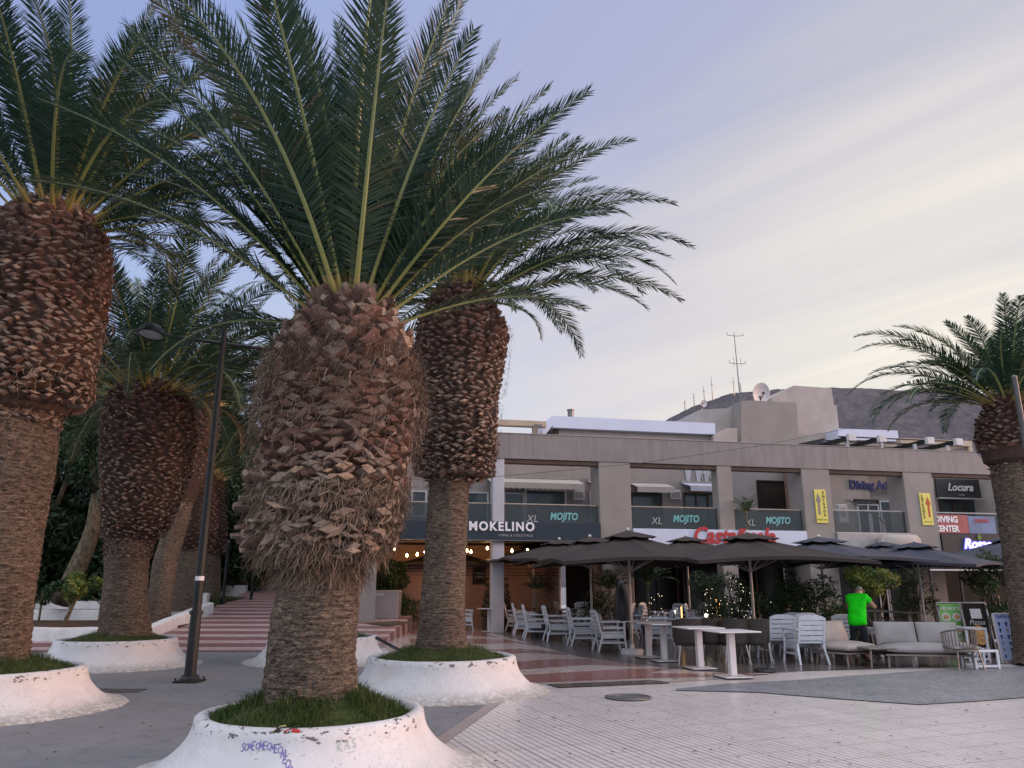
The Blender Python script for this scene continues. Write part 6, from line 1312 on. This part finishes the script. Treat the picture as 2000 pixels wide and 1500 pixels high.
# ================= scribbles and trinkets on the big planter =================
def on_planter(PL, pts, w, m, name):
    """thin paint strokes laid on the basin wall: pts are (angle deg, height) polylines"""
    T, wob, pr = PL; prof = [(z, r) for r, z in pr[3:15]]
    def surf(a, z):
        r = prof[-1][1]
        for (za_, ra), (zb_, rb) in zip(prof, prof[1:]):
            if za_ <= z <= zb_: r = ra+(rb-ra)*(z-za_)/(zb_-za_); break
        a = R(a); r = wob(a, r, z, 0)+.004; return Vector((r*math.cos(a), r*math.sin(a), z))
    b = MB()
    for line in pts:
        P = [surf(a, z) for a, z in line]
        for p0, p1 in zip(P, P[1:]):
            d = (p1-p0).normalized(); nrm = Vector((p0.x, p0.y, .5)).normalized(); s_ = d.cross(nrm).normalized()*w; b.add([p0-s_, p0+s_, p1+s_, p1-s_], [(0,1,2,3)])
    return b.build(name, M[m], T)
M['purple'] = pm('purple_marker', (.16,.13,.38), .6, .3, 30, 0, 40); M['teal_mark'] = pm('faded_teal_marker', (.36,.45,.45), .6, .3, 30, 0, 40)
L_ = []; rn = random.Random(77)
def letter(kind, a, z, w, h):
    if kind == 'O': return [[(a+w*.5+w*.42*math.cos(t_*PI/6), z+h*.5+h*.42*math.sin(t_*PI/6)) for t_ in range(13)]]
    if kind == 'M': return [[(a, z), (a+w*.12, z+h), (a+w*.45, z+h*.25), (a+w*.75, z+h), (a+w*.95, z)]]
    if kind == 'S': return [[(a+w*.8, z+h*.9), (a+w*.3, z+h), (a+w*.15, z+h*.65), (a+w*.7, z+h*.4), (a+w*.6, z+h*.05), (a+w*.1, z+h*.1)]]
    if kind == 'N': return [[(a, z), (a+w*.1, z+h), (a+w*.7, z), (a+w*.8, z+h)]]
    if kind == 'K': return [[(a, z), (a, z+h)], [(a+w*.7, z+h), (a+w*.05, z+h*.5), (a+w*.75, z)]]
    if kind == 'A': return [[(a, z), (a+w*.4, z+h), (a+w*.8, z)], [(a+w*.2, z+h*.4), (a+w*.6, z+h*.4)]]
    if kind == 'E': return [[(a+w*.7, z+h), (a, z+h*.95), (a+w*.05, z), (a+w*.75, z)], [(a, z+h*.5), (a+w*.6, z+h*.5)]]
    return []
word = 'SOMEOMEOMEOMEOMOMOM'; 
for i, ch in enumerate(word):
    q = i/(len(word)-1)
    if q < .6: a, z = 252+q/.6*19, .345+.02*math.sin(q*5)-.06*max(0, q-.35)
    else: k = (q-.6)/.4; a, z = 271+6*math.sin(k*PI/2), .32-.22*k
    L_ += letter(ch, a, z, 2.3, .052+rn.uniform(-.006,.006))
on_planter(PL1, L_, .0032, 'purple', 'purple_scribble')
L_ = []
for i, ch in enumerate('KAS'): L_ += letter(ch, 295+i*3.2, .34+.006*i, 2.6, .06)
L_ += [[(299, .325), (303, .33)]]; 
for i, ch in enumerate('ANA'): L_ += letter(ch, 249+i*3, .19-.01*i, 2.6, .055)
for k in range(9): a = rn.uniform(246, 262); z = rn.uniform(.1,.2); L_.append([(a, z), (a+rn.uniform(-1.5,1.5), z+rn.uniform(.01,.05))])
on_planter(PL1, L_, .0025, 'teal_mark', 'faded_scribble')
T = thing('bracelet_bundle', 'small tangle of black, yellow and red braided bands on the rim of the scribbled planter', 'bracelets', (PBx+.06, PBy-.90, .475)); T.scale = (.8,.8,.8); rn = random.Random(5)
for k in range(7):
    b = MB(); x0 = -.11+.022*k; P = [(x0+rn.uniform(-.02,.02)+.05*math.cos(t_*.7+k), -.035+.012*math.sin(t_*1.3+k)-.012*t_/3, .04-.008*t_+.02*math.sin(t_*.8+k)) for t_ in range(8)]; b.tube(P, .0075, 6)
    b.build('band', (M['black'], pm('straw_yellow', (.40,.34,.12), .8), M['black'], M['interior2'], M['frame'], M['red'], M['black'])[k], T)
b = MB(); b.box(.02,.10,-.065,-.045,-.02,.03,b=.008); b.build('red_wrapper', M['red'], T)
# dark cable between the two middle planters
P = [G(752,1262,.42), G(790,1281,.2), G(842,1304,.06)]; b = MB(); b.tube([atY(735,1246,14.9), atY(765,1262,14.4), atY(842,1300,12.9)], .03, 6); props(b.build('dark_pipe', M['black']), 'dark pipe lying from the hidden planter to the diamond-scaled palm planter', 'pipe')
# fallen litter leaves on the ground
g_ = np.random.default_rng(99); V=[]; Fc=[]; 
for k in range(260):
    px, py = g_.uniform(0, 2000), 1200+300*g_.uniform()**.8; p = G(px, py); a = g_.uniform(0, 6.3); L = g_.uniform(.008,.035); w = L*g_.uniform(.15,.5); o = len(V); c_, s_ = math.cos(a), math.sin(a)
    V += [(p.x-c_*L,p.y-s_*L,.022),(p.x+s_*w,p.y-c_*w,.026),(p.x+c_*L,p.y+s_*L,.022),(p.x-s_*w,p.y+c_*w,.030)]; Fc.append((o,o+1,o+2,o+3))
props(mesh_np('leaf_litter', V, Fc, M['soil']), 'tiny scattered leaf litter on the paving', 'litter', kind='stuff')
